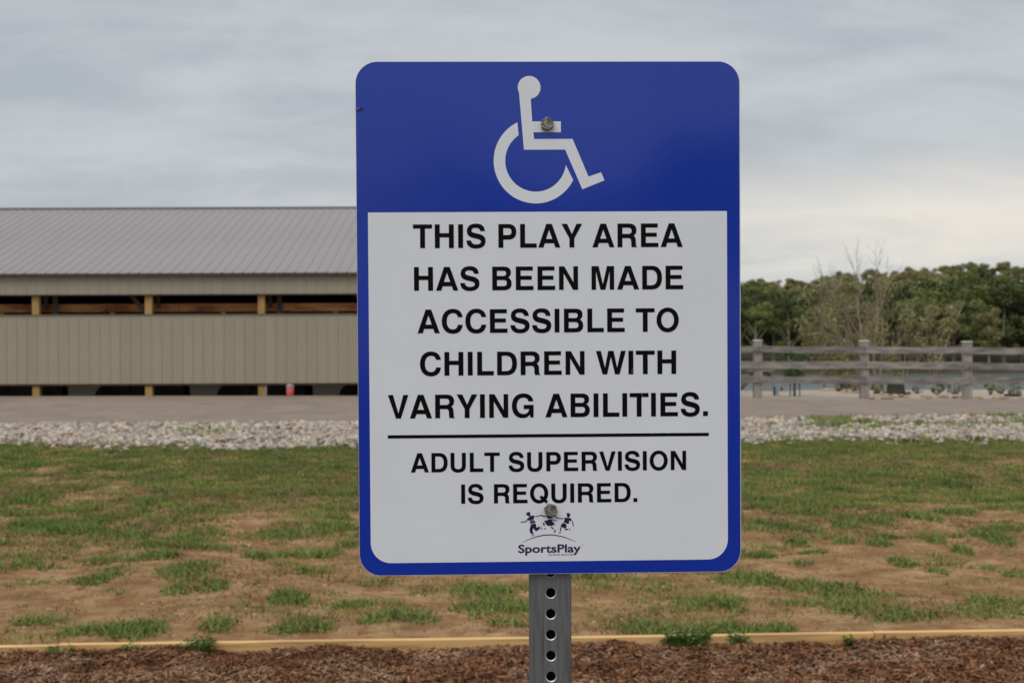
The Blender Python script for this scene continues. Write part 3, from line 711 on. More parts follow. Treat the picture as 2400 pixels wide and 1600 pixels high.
for k in range(len(fx) - 1):
    for j, ((a0, b0), (a1, b1)) in enumerate(rails):
        xa, xb = fxs[k], fxs[k + 1]
        za0, zb0 = fz(fx[k], a0, a1), fz(fx[k], b0, b1); za1, zb1 = fz(fx[k + 1], a0, a1), fz(fx[k + 1], b0, b1)
        mb = MB(); s0 = random.uniform(-.012, .012); s1 = random.uniform(-.012, .012)
        y0 = DF - .045 + 0.006 * (k % 2)
        nseg = 10; vs = []; fs = []
        for i_ in range(nseg + 1):
            t = i_ / nseg; x = xa + .004 + (xb - xa - .008) * t; sag = -0.012 * math.sin(math.pi * t) * random.uniform(.4, 1.2)
            zt_ = za0 + s0 + (za1 + s1 - za0 - s0) * t + sag + random.uniform(-.003, .003); zb_ = zb0 + s0 + (zb1 + s1 - zb0 - s0) * t + sag + random.uniform(-.003, .003)
            vs += [(x, y0, zb_), (x, y0, zt_), (x, y0 + .043, zt_), (x, y0 + .043, zb_)]
        for i_ in range(nseg):
            b_ = i_ * 4
            for c_ in range(4): fs.append((b_ + c_, b_ + (c_ + 1) % 4, b_ + 4 + (c_ + 1) % 4, b_ + 4 + c_))
        fs += [(0, 1, 2, 3), (nseg * 4 + 3, nseg * 4 + 2, nseg * 4 + 1, nseg * 4)]
        mb.add(vs, fs); fch(mb.build('rail', M_fence))

# ------------------------------------------------------------------ things beyond the fence
def leafcloud(centers, radii, n, size, seed, squash=(1, 1, 1), shell=0.5, up=0.0):
    r = np.random.default_rng(seed)
    centers = np.asarray(centers, float); radii = np.asarray(radii, float)
    w_ = radii ** 2; w_ = w_ / w_.sum(); idx = r.choice(len(radii), n, p=w_)
    d = r.normal(size=(n, 3)); d /= np.linalg.norm(d, axis=1)[:, None]
    rad = radii[idx] * (shell + (1 - shell) * r.random(n) ** 0.6)
    c = centers[idx] + d * rad[:, None] * np.array(squash)
    s = size * r.uniform(.5, 1.4, n)
    nrm = d + r.normal(0, 0.55, (n, 3)) + np.array([0, 0, up]); nrm /= np.linalg.norm(nrm, axis=1)[:, None]
    u = np.cross(nrm, r.normal(size=(n, 3))); u /= np.linalg.norm(u, axis=1)[:, None]; v = np.cross(nrm, u)
    V = np.stack([c - u * s[:, None], c - v * (s * .7)[:, None], c + u * s[:, None], c + v * (s * .7)[:, None]], 1).reshape(-1, 3)
    return V
def quadmesh(name, V, m): return from_np(name, V, np.arange(len(V)).reshape(-1, 4), m)

# young staked tree
M_yleaf = mat('young_tree_leaves', (0.085, 0.155, 0.030), 0.7, island=0.45)
M_bark = mat('grey_brown_bark', (0.17, 0.14, 0.11), 0.9, var=(0.11, 0.09, 0.07), scale=6)
q = at(1863, 936, 29.6); gzq = float(ground_z(q.x, q.y))
st = tag(empty('staked_tree', (q.x, q.y, gzq)), 'small dense green tree held by three stakes behind the fence nearest the sign', 'tree')
MB().tube([(0, 0, 0), (0.01, 0, .4), (0, 0, .95)], [.022, .018, .010], 8).build('trunk', M_bark, st)
for sx_, sy_ in ((-.11, .02), (.13, .05), (-.06, -.15)): MB().tube([(sx_, sy_, 0), (sx_ * .9, sy_ * .9, .5)], .013, 6).build('stake', M_dkwood, st)
cs, rs = [], []
for k in range(16):
    h_ = random.uniform(.42, 1.08); wmax = .26 * min(1, (h_ - .22) / .35) ; a_ = random.uniform(0, 6.28); cs.append((math.cos(a_) * wmax * random.uniform(.3, .9), math.sin(a_) * wmax * random.uniform(.3, .9), h_)); rs.append(.11)
link('crown', quadmesh('crown', leafcloud(cs, rs, 2600, .026, 60, shell=.2), M_yleaf), st)
# two thin saplings
M_sap = mat('sapling_leaves', (0.19, 0.24, 0.045), 0.7, island=0.4)
for pxs, yb, lab, gsz in ((1985, 928, 'thin yellow-green sapling behind the fence just left of the middle post', .9), (2098, 928, 'thin leafy sapling rising behind the dark stump', .85)):
    q = at(pxs, yb, 31.5); root = tag(empty('sapling', (q.x, q.y, float(ground_z(q.x, q.y)))), lab, 'sapling', 'thin saplings beyond the fence')
    MB().tube([(0, 0, 0), (.02, 0, .6), (-.01, 0, 1.25)], [.012, .010, .005], 6).build('trunk', M_bark, root)
    cs = [(random.uniform(-.16, .16), random.uniform(-.12, .12), random.uniform(.45, 1.25) * gsz) for _ in range(9)]
    link('crown', quadmesh('crown', leafcloud(cs, [.10] * 9, 420, .022, 61 + pxs % 7, shell=.1), M_sap), root)
# dark stump with green weeds at its foot
M_stump = mat('dark_stump_bark', (0.055, 0.045, 0.032), 0.95, var=(0.035, 0.045, 0.022), scale=7, bump=.8)
q = at(2099, 929, 31.0); sroot = tag(empty('tree_stump', (q.x, q.y, float(ground_z(q.x, q.y)))), 'broad dark tree stump behind the fence right of its middle post', 'stump')
ht = at(2099, 893, 31.0).z - sroot.location.z
mb = MB(); seg = 18; ring = []
for hz_, rr in ((0, .27), (.06, .235), (.16, .205), (ht, .19)):
    ring.append([(math.cos(2 * math.pi * k / seg) * rr * (1 + .10 * math.sin(k * 2.3) * (1 - hz_)), math.sin(2 * math.pi * k / seg) * rr * (1 + .08 * math.sin(k * 1.7)), hz_ - 0.02 + 0.02 * math.sin(k * 1.9) * (hz_ == ht)) for k in range(seg)])
mb.add([p_ for rg in ring for p_ in rg], [(a * seg + k, a * seg + (k + 1) % seg, (a + 1) * seg + (k + 1) % seg, (a + 1) * seg + k) for a in range(3) for k in range(seg)] + [tuple(3 * seg + k for k in range(seg))])
mb.build('trunk', M_stump, sroot)
M_shrub = mat('shrub_leaves', (0.190, 0.215, 0.105), 0.8, island=0.4, rnd=0.1)
M_shrub2 = mat('grey_green_shrub_leaves', (0.27, 0.285, 0.20), 0.8, island=0.35)
def shrub(pxc, pyb, pyt, wpx, d, m, n, label, size=.028, name='shrub', seed=0):
    q = at(pxc, pyb, d); zb = float(ground_z(q.x, q.y)); H = at(pxc, pyt, d).z - zb; W = wpx / F * d
    root = tag(empty(name, (q.x, q.y, zb)), label, 'shrub', 'shrubs along the bank beyond the fence')
    rd = random.Random(seed)
    cs = [(rd.uniform(-.5, .5) * W * .75, rd.uniform(-.12, .12), H * rd.uniform(.2, .95)) for _ in range(14)]
    st_ = MB()
    for c_ in cs: st_.tube([(c_[0] * .15, 0, 0), (c_[0] * .7, c_[1] * .5, c_[2] * .6), c_], [.010, .007, .003], 5)
    st_.build('stems', M_bark, root)
    link('foliage', quadmesh('foliage', leafcloud(cs, [H * .15] * 14, n, size, 80 + seed, shell=.1), m), root)
shrub(2058, 929, 899, 36, 30.8, M_shrub, 420, 'low green weedy shrub between the middle fence post and the stump', seed=1)
shrub(2123, 929, 918, 30, 30.9, M_shrub, 260, 'low green weeds at the right foot of the dark stump', seed=2)
shrub(2150, 932, 902, 24, 31.4, M_shrub2, 120, 'thin grey twiggy shrub right of the stump', seed=3)
shrub(2196, 933, 897, 46, 31.0, M_shrub, 700, 'full olive shrub left of the right-hand fence post', seed=4)
shrub(2236, 933, 899, 40, 31.4, M_shrub2, 520, 'grey-green shrub touching the left side of the right-hand fence post', seed=5)
shrub(2322, 931, 899, 34, 31.2, M_shrub, 430, 'upright olive shrub just right of the right-hand fence post', seed=6)
shrub(2348, 932, 904, 26, 31.6, M_shrub2, 240, 'sparse grey-green shrub left of the black ring', seed=7)
shrub(2378, 931, 900, 36, 30.6, M_shrub2, 260, 'thin open shrub growing out of the black ring', seed=8)
shrub(1965, 918, 903, 22, 32.6, M_shrub, 200, 'small dark shrub on the orange rocks left of the middle post', seed=9)
shrub(2000, 921, 908, 18, 32.4, M_shrub, 120, 'tiny shrub on the orange rocks close to the middle post', seed=10)
# black ring
q = at(2374, 931, 30.4); ringo = tag(MB().tube([(0, 0, 0), (0, 0, .05), (0, 0, .06)], [.20, .21, .15], 20).build('rubber_ring', M_blk), 'flat black ring on the ground beneath the thin open shrub at far right', 'ring')
ringo.location = (q.x, q.y, float(ground_z(q.x, q.y)) + .004)
# dark timbers lying at the road's far edge
M_dkb = mat('dark_board', (0.07, 0.05, 0.04), 0.9)
for (a, b, lab) in ((2040, 2051, 'short dark board lying against the middle fence post'), (2068, 2095, 'longer dark board lying at the road edge right of the middle fence post')):
    pa, pb = at(a, 937, DF - .5), at(b, 937, DF - .5); o = MB().box(pa.x, pb.x, pa.y, pa.y + .09, 0, .035, bev=.004).build('lying_board', M_dkb)
    o.location.z = float(ground_z(pa.x, pa.y)) + .007; tag(o, lab, 'board')
# picnic table
M_pic = mat('grey_picnic_timber', (0.17, 0.155, 0.145), 0.85, var=(0.12, 0.11, 0.10), scale=4, stretch=(1, 6, 6))
q = at(1782, 918, 33.0); pt = tag(empty('picnic_table', (q.x, q.y, float(ground_z(q.x, q.y)))), 'grey timber picnic table behind the fence post nearest the sign', 'picnic table')
def pic(nm, *a): MB().box(*a, bev=.004).build(nm, M_pic, pt)
for k in range(4): pic('top_board', -.42, .42, -.34 + k * .17, -.34 + k * .17 + .155, .50, .535)
for s in (-1, 1):
    for k in range(1): pic('bench', -.42, .42, s * .62 - .10, s * .62 + .10, .27, .30)
for xx_ in (-.3, .3):
    for s in (-1, 1): MB().beam((xx_, s * .55, 0), (xx_ + .02, s * .12, .50), .04, .07).build('leg', M_pic, pt)
    MB().beam((xx_, -.66, .25), (xx_, .66, .25), .035, .06).build('cross_bar', M_pic, pt)
pt.rotation_euler = (0, 0, R_(72))
# small pale blue box with a dark side
M_blu = mat('pale_blue_panel', (0.30, 0.40, 0.46), 0.6, var=(0.36, 0.44, 0.48), scale=6); M_wht = mat('white_strip', (0.62, 0.64, 0.65), 0.6); M_navy = mat('dark_red_blue_side', (0.06, 0.05, 0.075), 0.6)
q = at(1820, 936, 29.9); bx = tag(empty('utility_box', (q.x, q.y, float(ground_z(q.x, q.y)))), 'small pale blue box with a dark left side behind the fence', 'box')
MB().box(-.035, .05, -.05, .12, 0, .30, bev=.004).build('body', M_blu, bx); MB().box(-.060, -.038, -.055, .10, 0, .22).build('side_panel', M_navy, bx); MB().box(.053, .075, -.05, .1, .10, .27).build('edge_strip', M_wht, bx)
# orange rocks on the crest of the bank
M_orock = mat('orange_riprap', (0.48, 0.285, 0.175), 0.9, var=(0.50, 0.38, 0.27), scale=3, rnd=0.2, spec=0.15)
riprap = tag(empty('rock_edging', (11, 33, 0.1)), 'line of orange and tan rocks along the top of the bank beyond the fence', 'rocks')
for k in range(90):
    px_ = random.uniform(1920, 2470) if k > 25 else random.uniform(1925, 2025)
    yb = np.interp(px_, [1920, 2010, 2060, 2200, 2400], [917, 921, 928, 932.5, 934]) + random.uniform(-1.5, 2)
    q = seen_on_ground(px_, min(yb, 938)) if yb > 921 else at(px_, yb, 32.9)
    X, Y = q.x, min(q.y, 33.3); s = random.uniform(.06, .15)
    o = link('rock', stone_meshes[k % 8].copy() if k < 8 else bpy.data.objects['rock'].data if k == 8 else bpy.data.objects['rock.00%d' % (k % 7 + 1)].data, riprap)
    if k < 8: o.data.materials.clear(); o.data.materials.append(M_orock)
    o.matrix_parent_inverse = Matrix.Translation((-11, -33, -0.1)); o.location = (X, Y, float(ground_z(X, Y)) + s * .2); o.scale = (s * random.uniform(1, 2), s, s * .8); o.rotation_euler = (random.uniform(-.3, .3), 0, random.uniform(0, 6.28))

# ------------------------------------------------------------------ trees
M_tleaf = mat('pale_spring_leaves', (0.26, 0.245, 0.105), 0.8, island=0.4)
M_tbark = mat('pale_tree_bark', (0.40, 0.33, 0.26), 0.9, var=(0.27, 0.22, 0.17), scale=3)
def branching_tree(root, H, r0, stems, seed, leaf_n, leaf_s, spread=0.32, bare_top=True, leaf_rad=.4, leafm=None, LMAX=4, nclump=60):
    rd = random.Random(seed); mb = MB(); tips = []
    def grow(p, d, ln, rad, lvl):
        pts = [p]; rr = [rad]; q = p.copy(); dd = d.copy(); nseg = 4
        for i_ in range(nseg):
            dd = (dd + Vector((rd.gauss(0, .10), rd.gauss(0, .10), .05))).normalized(); q = q + dd * ln / nseg; pts.append(q.copy()); rr.append(rad * (1 - .55 * (i_ + 1) / nseg))
        mb.tube(pts, rr, 7 if lvl < 2 else 4, cap=False)
        if lvl >= 2: tips.extend(pts[1:])
        if lvl >= LMAX or rad < .005: return
        nb = 3 if lvl >= 3 else 2
        for k in range(nb):
            t = rd.uniform(.35, 1.0); i_ = min(int(t * nseg), nseg - 1); base = pts[i_].lerp(pts[i_ + 1], t * nseg - i_) if i_ < nseg else pts[-1]
            a = rd.uniform(0, 6.28); tilt = rd.uniform(.25, .8)
            side = Vector((math.cos(a), math.sin(a), 0)); nd_ = (dd * math.cos(tilt) + side * math.sin(tilt)).normalized(); nd_.z = abs(nd_.z) * .9 + .1
            grow(base, nd_, ln * rd.uniform(.52, .75), max(rr[i_] * rd.uniform(.5, .68), .006), lvl + 1)
        grow(pts[-1], dd, ln * .66, max(rr[-1] * .95, .006), lvl + 1)
    for k in range(stems):
        a = 6.28 * k / stems + rd.uniform(-.4, .4); s_ = spread * rd.uniform(.4, 1.1)
        grow(Vector((math.cos(a) * r0 * .5, math.sin(a) * r0 * .5, -.1)), Vector((math.cos(a) * s_, math.sin(a) * s_, 1)).normalized(), H * .36, r0 * rd.uniform(.55, 1), 0)
    T = np.array([t[:] for t in tips]); kz = H * .90 / np.percentile(T[:, 2], 96); mb.v = [(v[0], v[1], v[2] * kz) for v in mb.v]; T[:, 2] *= kz
    mb.build('trunk', M_tbark, root)
    T = T[(T[:, 2] > H * .10) & (T[:, 2] < H * (.80 if bare_top else 1.0))]
    if len(T):
        r = np.random.default_rng(seed); C = T[r.integers(0, len(T), nclump)]
        link('crown', quadmesh('crown', leafcloud(C, np.full(len(C), leaf_rad), leaf_n, leaf_s, seed, shell=.1), leafm or M_tleaf), root)
def tree_at(px_, d, pyt, label, stems, r0, seed, leaf_n, **k):
    q = at(px_, 800, d); zb = float(ground_z(q.x, d)); H = at(px_, pyt, d).z - zb
    root = tag(empty('bank_tree', (q.x, d, zb), R_(80) if stems == 3 else 0.0), label, 'tree', 'half-bare spring trees on the near bank')
    branching_tree(root, H, r0, stems, seed, int(leaf_n * 2.4), .040, **k)
tree_at(2028, 42, 562, 'tall multi-stemmed spring tree with bare topmost twigs behind the middle fence post', 3, .25, 23, 3400, leaf_rad=.34, spread=.34, LMAX=4, nclump=75)
tree_at(1944, 42.5, 668, 'slim pale-leaved tree left of the tall bare-topped tree', 1, .08, 11, 1500, leaf_rad=.34, spread=.12, LMAX=3, nclump=26)
tree_at(2140, 43.0, 640, 'loose thin-branched tree right of the tall bare-topped tree', 2, .09, 19, 1500, leaf_rad=.32, spread=.40, LMAX=3, nclump=28)

# far wood across the lake
def wood_mat(name, a, b): return mat(name, a, 0.9, var=b, scale=0.35, island=0.42, rnd=0.18, spec=0.15)
WM = [wood_mat('dark_evergreen_leaves', (0.068, 0.084, 0.032), (0.095, 0.110, 0.040)), wood_mat('mid_green_leaves', (0.145, 0.172, 0.050), (0.185, 0.200, 0.065)), wood_mat('olive_spring_leaves', (0.235, 0.222, 0.080), (0.270, 0.230, 0.105))]
def crown_V(seed, H, W, n, size):
    rd = random.Random(seed); cs, rs = [], []
    for k in range(rd.randint(18, 26)):
        h_ = rd.uniform(.20, .92); wv_ = math.sin(math.pi * min(1, (h_ - .1) / .95)) ** .7
        a = rd.uniform(0, 6.28); rr = rd.uniform(.2, .8) * wv_
        cs.append((math.cos(a) * W * .5 * rr, math.sin(a) * W * .5 * rr, H * h_)); rs.append(W * rd.uniform(.09, .20))
    return leafcloud(cs, rs, n, size, seed, squash=(1, 1, .85), shell=.25, up=.2)
variants = []
for k in range(8):
    H = [9, 10, 8, 11, 9.5, 8.5, 10.5, 7.5][k]; W = [6.5, 5.5, 6.5, 6, 7, 5, 6, 5.5][k]
    trunk = MB(); trunk.tube([(0, 0, -.3), (.1, 0, H * .35), (.05, .1, H * .75)], [.22, .16, .05], 7)
    rd = random.Random(k)
    for j in range(5):
        a = rd.uniform(0, 6.28); z0 = H * rd.uniform(.25, .5); trunk.tube([(0, 0, z0), (math.cos(a) * W * .3, math.sin(a) * W * .3, z0 + H * .22)], [.09, .03], 5)
    variants.append((crown_V(100 + k, H, W, 6500, .11), trunk.mesh('trunk', M_tbark), H))
cm = {}
def crown_mesh(k, c):
    if (k, c) not in cm: cm[(k, c)] = quadmesh('crown', variants[k][0], WM[c])
    return cm[(k, c)]
tone = ['dark evergreen', 'mid green', 'olive spring-green']
SKY = ([1600, 1740, 1880, 1905, 1960, 2000, 2050, 2090, 2130, 2200, 2240, 2270, 2300, 2340, 2370, 2400, 2500, 2700], [655, 651, 649, 642, 634, 631, 629, 629, 624, 621, 615, 613, 609, 606, 612, 618, 625, 630])
front = [ # px centre, top row, depth, tone
 (1735, 672, 140, 0), (1772, 700, 136, 1), (1812, 690, 139, 0), (1850, 705, 136, 1), (1888, 668, 143, 0), (1925, 700, 137, 1), (1975, 690, 139, 0), (2030, 702, 137, 2), (2070, 672, 143, 0),
 (2108, 698, 137, 1), (2150, 690, 139, 1), (2192, 704, 136, 2), (2235, 660, 143, 1), (2275, 686, 138, 1), (2318, 712, 136, 2), (2352, 660, 142, 0), (2392, 655, 144, 0), (2430, 690, 138, 1)]
place = ['beside the sign edge', 'second from the sign edge', 'third from the sign edge', 'above the staked tree', 'right of the staked tree', 'left of the slim pale-leaved tree', 'just left of the tall bare-topped tree',
         'directly behind the tall bare-topped tree', 'just right of the tall bare-topped tree', 'left of the loose thin-branched tree', 'behind the loose thin-branched tree', 'right of the loose thin-branched tree', 'left of the right-hand fence post',
         'above the right-hand fence post', 'just right of the right-hand fence post', 'second right of the right-hand fence post', 'near the right picture edge', 'at the very right picture edge']
for k, ((px_, pyt, d, c), pl) in enumerate(zip(front, place)):
    pyt = max(pyt, np.interp(px_, *SKY) + 34)
    q = at(px_, 800, d); zb = float(ground_z(q.x, d)); H = at(px_, pyt, d).z - zb; v = k % 8; s = H / variants[v][2]
    root = tag(empty('shore_tree', (q.x, d, zb), random.uniform(0, 6.28)), '%s tree on the far lake shore, %s' % (tone[c], pl), 'tree', 'trees in the front row of the far shore')
    o = link('crown', crown_mesh(v, c), root); o.scale = (s * 1.1, s * 1.1, s); o = link('trunk', variants[v][1], root); o.scale = (s, s, s)
# the hillside wood behind them: reads as one mass
def wood(name, spots, seed, n_keep=1500, size=1.6, mats=WM):
    r = np.random.default_rng(seed); Vs = []; mi = []
    for (x, y, s, c) in spots:
        v = int(r.integers(0, 8)); VV = variants[v][0].reshape(-1, 4, 3); pick = r.choice(len(VV), n_keep, replace=False); Q = VV[pick].copy()
        cen = Q.mean(1, keepdims=True); Q = cen + (Q - cen) * size
        a = r.uniform(0, 6.28); ca, sa = math.cos(a), math.sin(a)
        hs_ = 9.2 / variants[v][2]; ws_ = max(s, .85)
        Q = np.stack([(Q[..., 0] * ca - Q[..., 1] * sa) * ws_, (Q[..., 0] * sa + Q[..., 1] * ca) * ws_, Q[..., 2] * s * hs_], -1)
        Q += np.array([x, y, float(ground_z(x, y))]); Vs.append(Q.reshape(-1, 3)); mi += [c] * n_keep
    V = np.concatenate(Vs); me = from_np(name, V, np.arange(len(V)).reshape(-1, 4))
    for m in mats: me.materials.append(m)
    me.polygons.foreach_set('material_index', np.array(mi, dtype=np.int32)); return tag(link(name, me), kind='stuff')
sp = []
r = np.random.default_rng(90)
for d, step, yoff, pc in ((146, 4.0, 44, (.70, .28, .02)), (152, 4.2, 36, (.75, .22, .03)), (160, 4.6, 32, (.7, .25, .05)), (172, 5, 30, (.6, .3, .1)), (188, 5, 24, (.35, .4, .25)), (206, 5.2, 19, (.2, .4, .4)), (226, 5.4, 13, (.1, .4, .5)), (246, 5.6, 7, (.08, .37, .55)), (264, 5.6, 3, (.1, .4, .5)), (280, 5.8, 0, (.12, .43, .45))):
    x = d * .15
    while x < d * .47:
        px_ = 1200 + F * x / d; yt = np.interp(px_, *SKY) + yoff * (1 if px_ > 1900 else .75) + r.uniform(-4, 5)
        dd = d + r.uniform(-2, 2); zt_ = EYE.z + (790 + (px_ - 1200) * -.00384 - yt) * dd / F; zb_ = float(ground_z(x, dd))
        sp.append((x, dd, max(.45, (zt_ - zb_) / 9.2), int(r.choice([0, 1, 2], p=pc)))); x += step * r.uniform(.7, 1.15)
wood('hillside_wood', sp, 91, 3600, 1.35)
# woods continuing left and right out of view
sp = []
for d, step in ((139, 7), (150, 8), (165, 9)):
    for x in list(np.arange(-95, d * .15, step)) + list(np.arange(d * .47, 150, step)): sp.append((x, d + r.uniform(-2, 2), r.uniform(.85, 1.15), int(r.integers(0, 2))))
wood('shore_wood', sp, 92, 500, 3.6)
sp = []  # unseen trees added behind the camera, heights shaped for the sign's reflection
for a in np.arange(95, 290, 1.5):
    dd = r.uniform(128, 168); tall = 2.15 if 148 < a < 171 else 1.5
    sp.append((dd * math.sin(R_(a)), dd * math.cos(R_(a)), tall * r.uniform(.85, 1.15), int(r.integers(0, 3))))
wood('reflected_wood', sp, 93, 450, 3.8)

# ------------------------------------------------------------------ the sign
def K(p0, p1, p2, p3, n=8):
    return [tuple((1 - t) ** 3 * a + 3 * (1 - t) ** 2 * t * b + 3 * (1 - t) * t * t * c + t ** 3 * d for a, b, c, d in zip(p0, p1, p2, p3)) for t in [(i + 1) / n for i in range(n)]]
def outline(s):
    """'x,y x,y C x,y x,y x,y ...' -> sampled closed polygon"""
    tok = s.split(); pts = []; i = 0
    while i < len(tok):
        if tok[i] == 'C':
            c = [tuple(map(float, t.split(','))) for t in tok[i + 1:i + 4]]; pts += K(pts[-1], *c); i += 4
        else: pts.append(tuple(map(float, tok[i].split(',')))); i += 1
    if abs(pts[0][0] - pts[-1][0]) + abs(pts[0][1] - pts[-1][1]) < 1e-6: pts.pop()
    return pts
def oval(cx_, cy_, rx_, ry_, k=.57):
    a, b = rx_ * k, ry_ * k
    return '%g,%g C %g,%g %g,%g %g,%g C %g,%g %g,%g %g,%g C %g,%g %g,%g %g,%g C %g,%g %g,%g %g,%g' % (cx_ + rx_, cy_, cx_ + rx_, cy_ + b, cx_ + a, cy_ + ry_, cx_, cy_ + ry_, cx_ - a, cy_ + ry_, cx_ - rx_, cy_ + b, cx_ - rx_, cy_, cx_ - rx_, cy_ - b, cx_ - a, cy_ - ry_, cx_, cy_ - ry_, cx_ + a, cy_ - ry_, cx_ + rx_, cy_ - b, cx_ + rx_, cy_)
S_ = '607,508 C 603,655 505,737 335,737 C 160,737 54,650 54,512 C 54,395 120,335 265,300 L'.replace(' L', '')
GL = {
 'A': (722, [['20,0 270,718 443,718 702,0 547,0 503,131 224,131 180,0', '262,262 454,262 358,542']]),
 'B': (722, [['76,0 76,718 432,718 C 570,718 648,655 648,545 C 648,475 620,420 563,388 C 635,355 669,290 669,205 C 669,75 580,0 432,0', '221,435 221,592 405,592 C 475,592 500,565 500,513 C 500,460 475,435 405,435', '221,126 221,312 415,312 C 490,312 520,280 520,219 C 520,157 490,126 415,126']]),
 'C': (722, [['684,482 C 665,645 555,737 385,737 C 175,737 44,592 44,358 C 44,126 172,-19 380,-19 C 560,-19 668,80 684,252 536,252 C 522,160 468,112 384,112 C 266,112 196,202 196,358 C 196,514 268,606 388,606 C 472,606 520,566 536,482']]),
 'D': (722, [['76,0 76,718 370,718 C 575,718 685,590 685,360 C 685,130 575,0 370,0', '222,126 222,592 345,592 C 475,592 537,515 537,359 C 537,203 475,126 345,126']]),
 'E': (667, [['76,0 76,718 598,718 598,594 226,594 226,436 566,436 566,314 226,314 226,128 617,128 617,0']]),
 'G': (778, [['708,490 C 690,645 575,737 400,737 C 185,737 44,590 44,355 C 44,125 180,-19 378,-19 C 480,-19 555,18 597,92 613,0 713,0 713,385 409,385 409,257 576,257 C 565,160 498,108 405,108 C 277,108 196,205 196,358 C 196,512 275,608 404,608 C 482,608 535,570 553,490']]),
 'H': (722, [['71,0 71,718 221,718 221,452 501,452 501,718 651,718 651,0 501,0 501,325 221,325 221,0']]),
 'I': (278, [['64,0 64,718 214,718 214,0']]),
 'L': (611, [['76,0 76,718 226,718 226,130 583,130 583,0']]),
 'M': (833, [['69,0 69,718 289,718 418,165 545,718 765,718 765,0 628,0 628,560 494,0 343,0 206,560 206,0']]),
 'N': (722, [['69,0 69,718 232,718 512,236 512,718 654,718 654,0 502,0 211,500 211,0']]),
 'O': (778, [[oval(389, 359, 345, 378), oval(389, 359, 197, 246)]]),
 'P': (667, [['76,0 76,718 392,718 C 540,718 627,628 627,484 C 627,340 535,249 400,249 226,249 226,0', '226,385 226,594 375,594 C 445,594 478,560 478,490 C 478,420 445,385 375,385']]),
 'Q': (778, [[oval(389, 359, 345, 378), oval(389, 359, 197, 246)], ['474,291 400,207 656,-30 725,63']]),
 'R': (722, [['76,0 76,718 430,718 C 580,718 660,640 660,523 C 660,440 630,385 567,348 C 612,325 636,285 640,202 C 643,130 642,60 652,40 C 658,26 677,22 677,14 677,0 512,0 C 498,40 500,110 494,190 C 490,250 465,277 410,277 226,277 226,0', '226,404 226,594 400,594 C 475,594 511,560 511,498 C 511,436 475,404 400,404']]),
 'S': (667, [['607,508 C 603,655 505,737 335,737 C 160,737 54,650 54,512 C 54,395 120,335 265,300 C 290,294 330,285 360,277 C 450,256 484,238 484,193 C 484,140 430,108 342,108 C 245,108 190,148 182,228 39,228 C 42,70 150,-19 335,-19 C 520,-19 629,68 629,212 C 629,325 565,390 420,424 310,450 C 225,471 196,490 196,530 C 196,580 240,610 315,610 C 405,610 455,575 465,508']]),
 'T': (611, [['231,0 231,593 14,593 14,718 598,718 598,593 381,593 381,0']]),
 'U': (722, [['72,718 222,718 222,245 C 222,160 265,112 361,112 C 457,112 500,160 500,245 500,718 651,718 651,255 C 651,75 550,-19 361,-19 C 172,-19 72,75 72,255']]),
 'V': (667, [['263,0 19,718 175,718 338,155 490,718 648,718 413,0']]),
 'W': (944, [['209,0 5,718 161,718 283,205 386,718 551,718 657,205 777,718 929,718 734,0 592,0 467,535 351,0']]),
 'Y': (667, [['260,0 260,275 15,718 190,718 336,405 478,718 653,718 410,275 410,0']]),
 '.': (278, [['64,0 64,146 214,146 214,0']]), ' ': (278, [])}
BB = {'T': 14, 'H': 71, 'A': 20, 'C': 44, 'V': 19, 'I': 64}
BR = {'A': 20, 'E': 50, 'O': 44, 'H': 71, '.': 64, 'N': 68}
M_black = mat('black_print', (0.0045, 0.0048, 0.0055), 0.35, spec=0.12)
M_white = mat('white_print', (0.88, 0.925, 0.965), 0.30, var=(0.85, 0.895, 0.94), scale=9, spec=0.25, bump=0.02, bscale=300)
M_blue = mat('blue_sign_paint', (0.0030, 0.038, 0.42), 0.13, var=(0.0034, 0.040, 0.435), scale=3, spec=0.7)
M_alu = mat('bare_sheet_edge', (0.72, 0.74, 0.76), 0.4, metal=0.2)
M_purple = mat('dark_purple_print', (0.030, 0.010, 0.075), 0.4, spec=0.4)
# gentle waviness of the sheet, only in the shading normal
def wavy(m, s1, st1, s2, st2):
    t = m.node_tree; n = t.nodes; l = t.links; tcn = n.new('ShaderNodeTexCoord')
    a = n.new('ShaderNodeTexNoise'); a.inputs['Scale'].default_value = s1; a.inputs['Detail'].default_value = 1.0; l.new(tcn.outputs['Object'], a.inputs['Vector'])
    b = n.new('ShaderNodeTexNoise'); b.inputs['Scale'].default_value = s2; b.inputs['Detail'].default_value = 2.0; l.new(tcn.outputs['Object'], b.inputs['Vector'])
    b1 = n.new('ShaderNodeBump'); b1.inputs['Strength'].default_value = 1; b1.inputs['Distance'].default_value = st1; l.new(a.outputs[0], b1.inputs['Height'])
    b2 = n.new('ShaderNodeBump'); b2.inputs['Strength'].default_value = 1; b2.inputs['Distance'].default_value = st2; l.new(b.outputs[0], b2.inputs['Height']); l.new(b1.outputs[0], b2.inputs['Normal'])
    l.new(b2.outputs[0], n['Principled BSDF'].inputs['Normal'])
wavy(M_blue, 2.6, 0.010, 160, 0.00003)

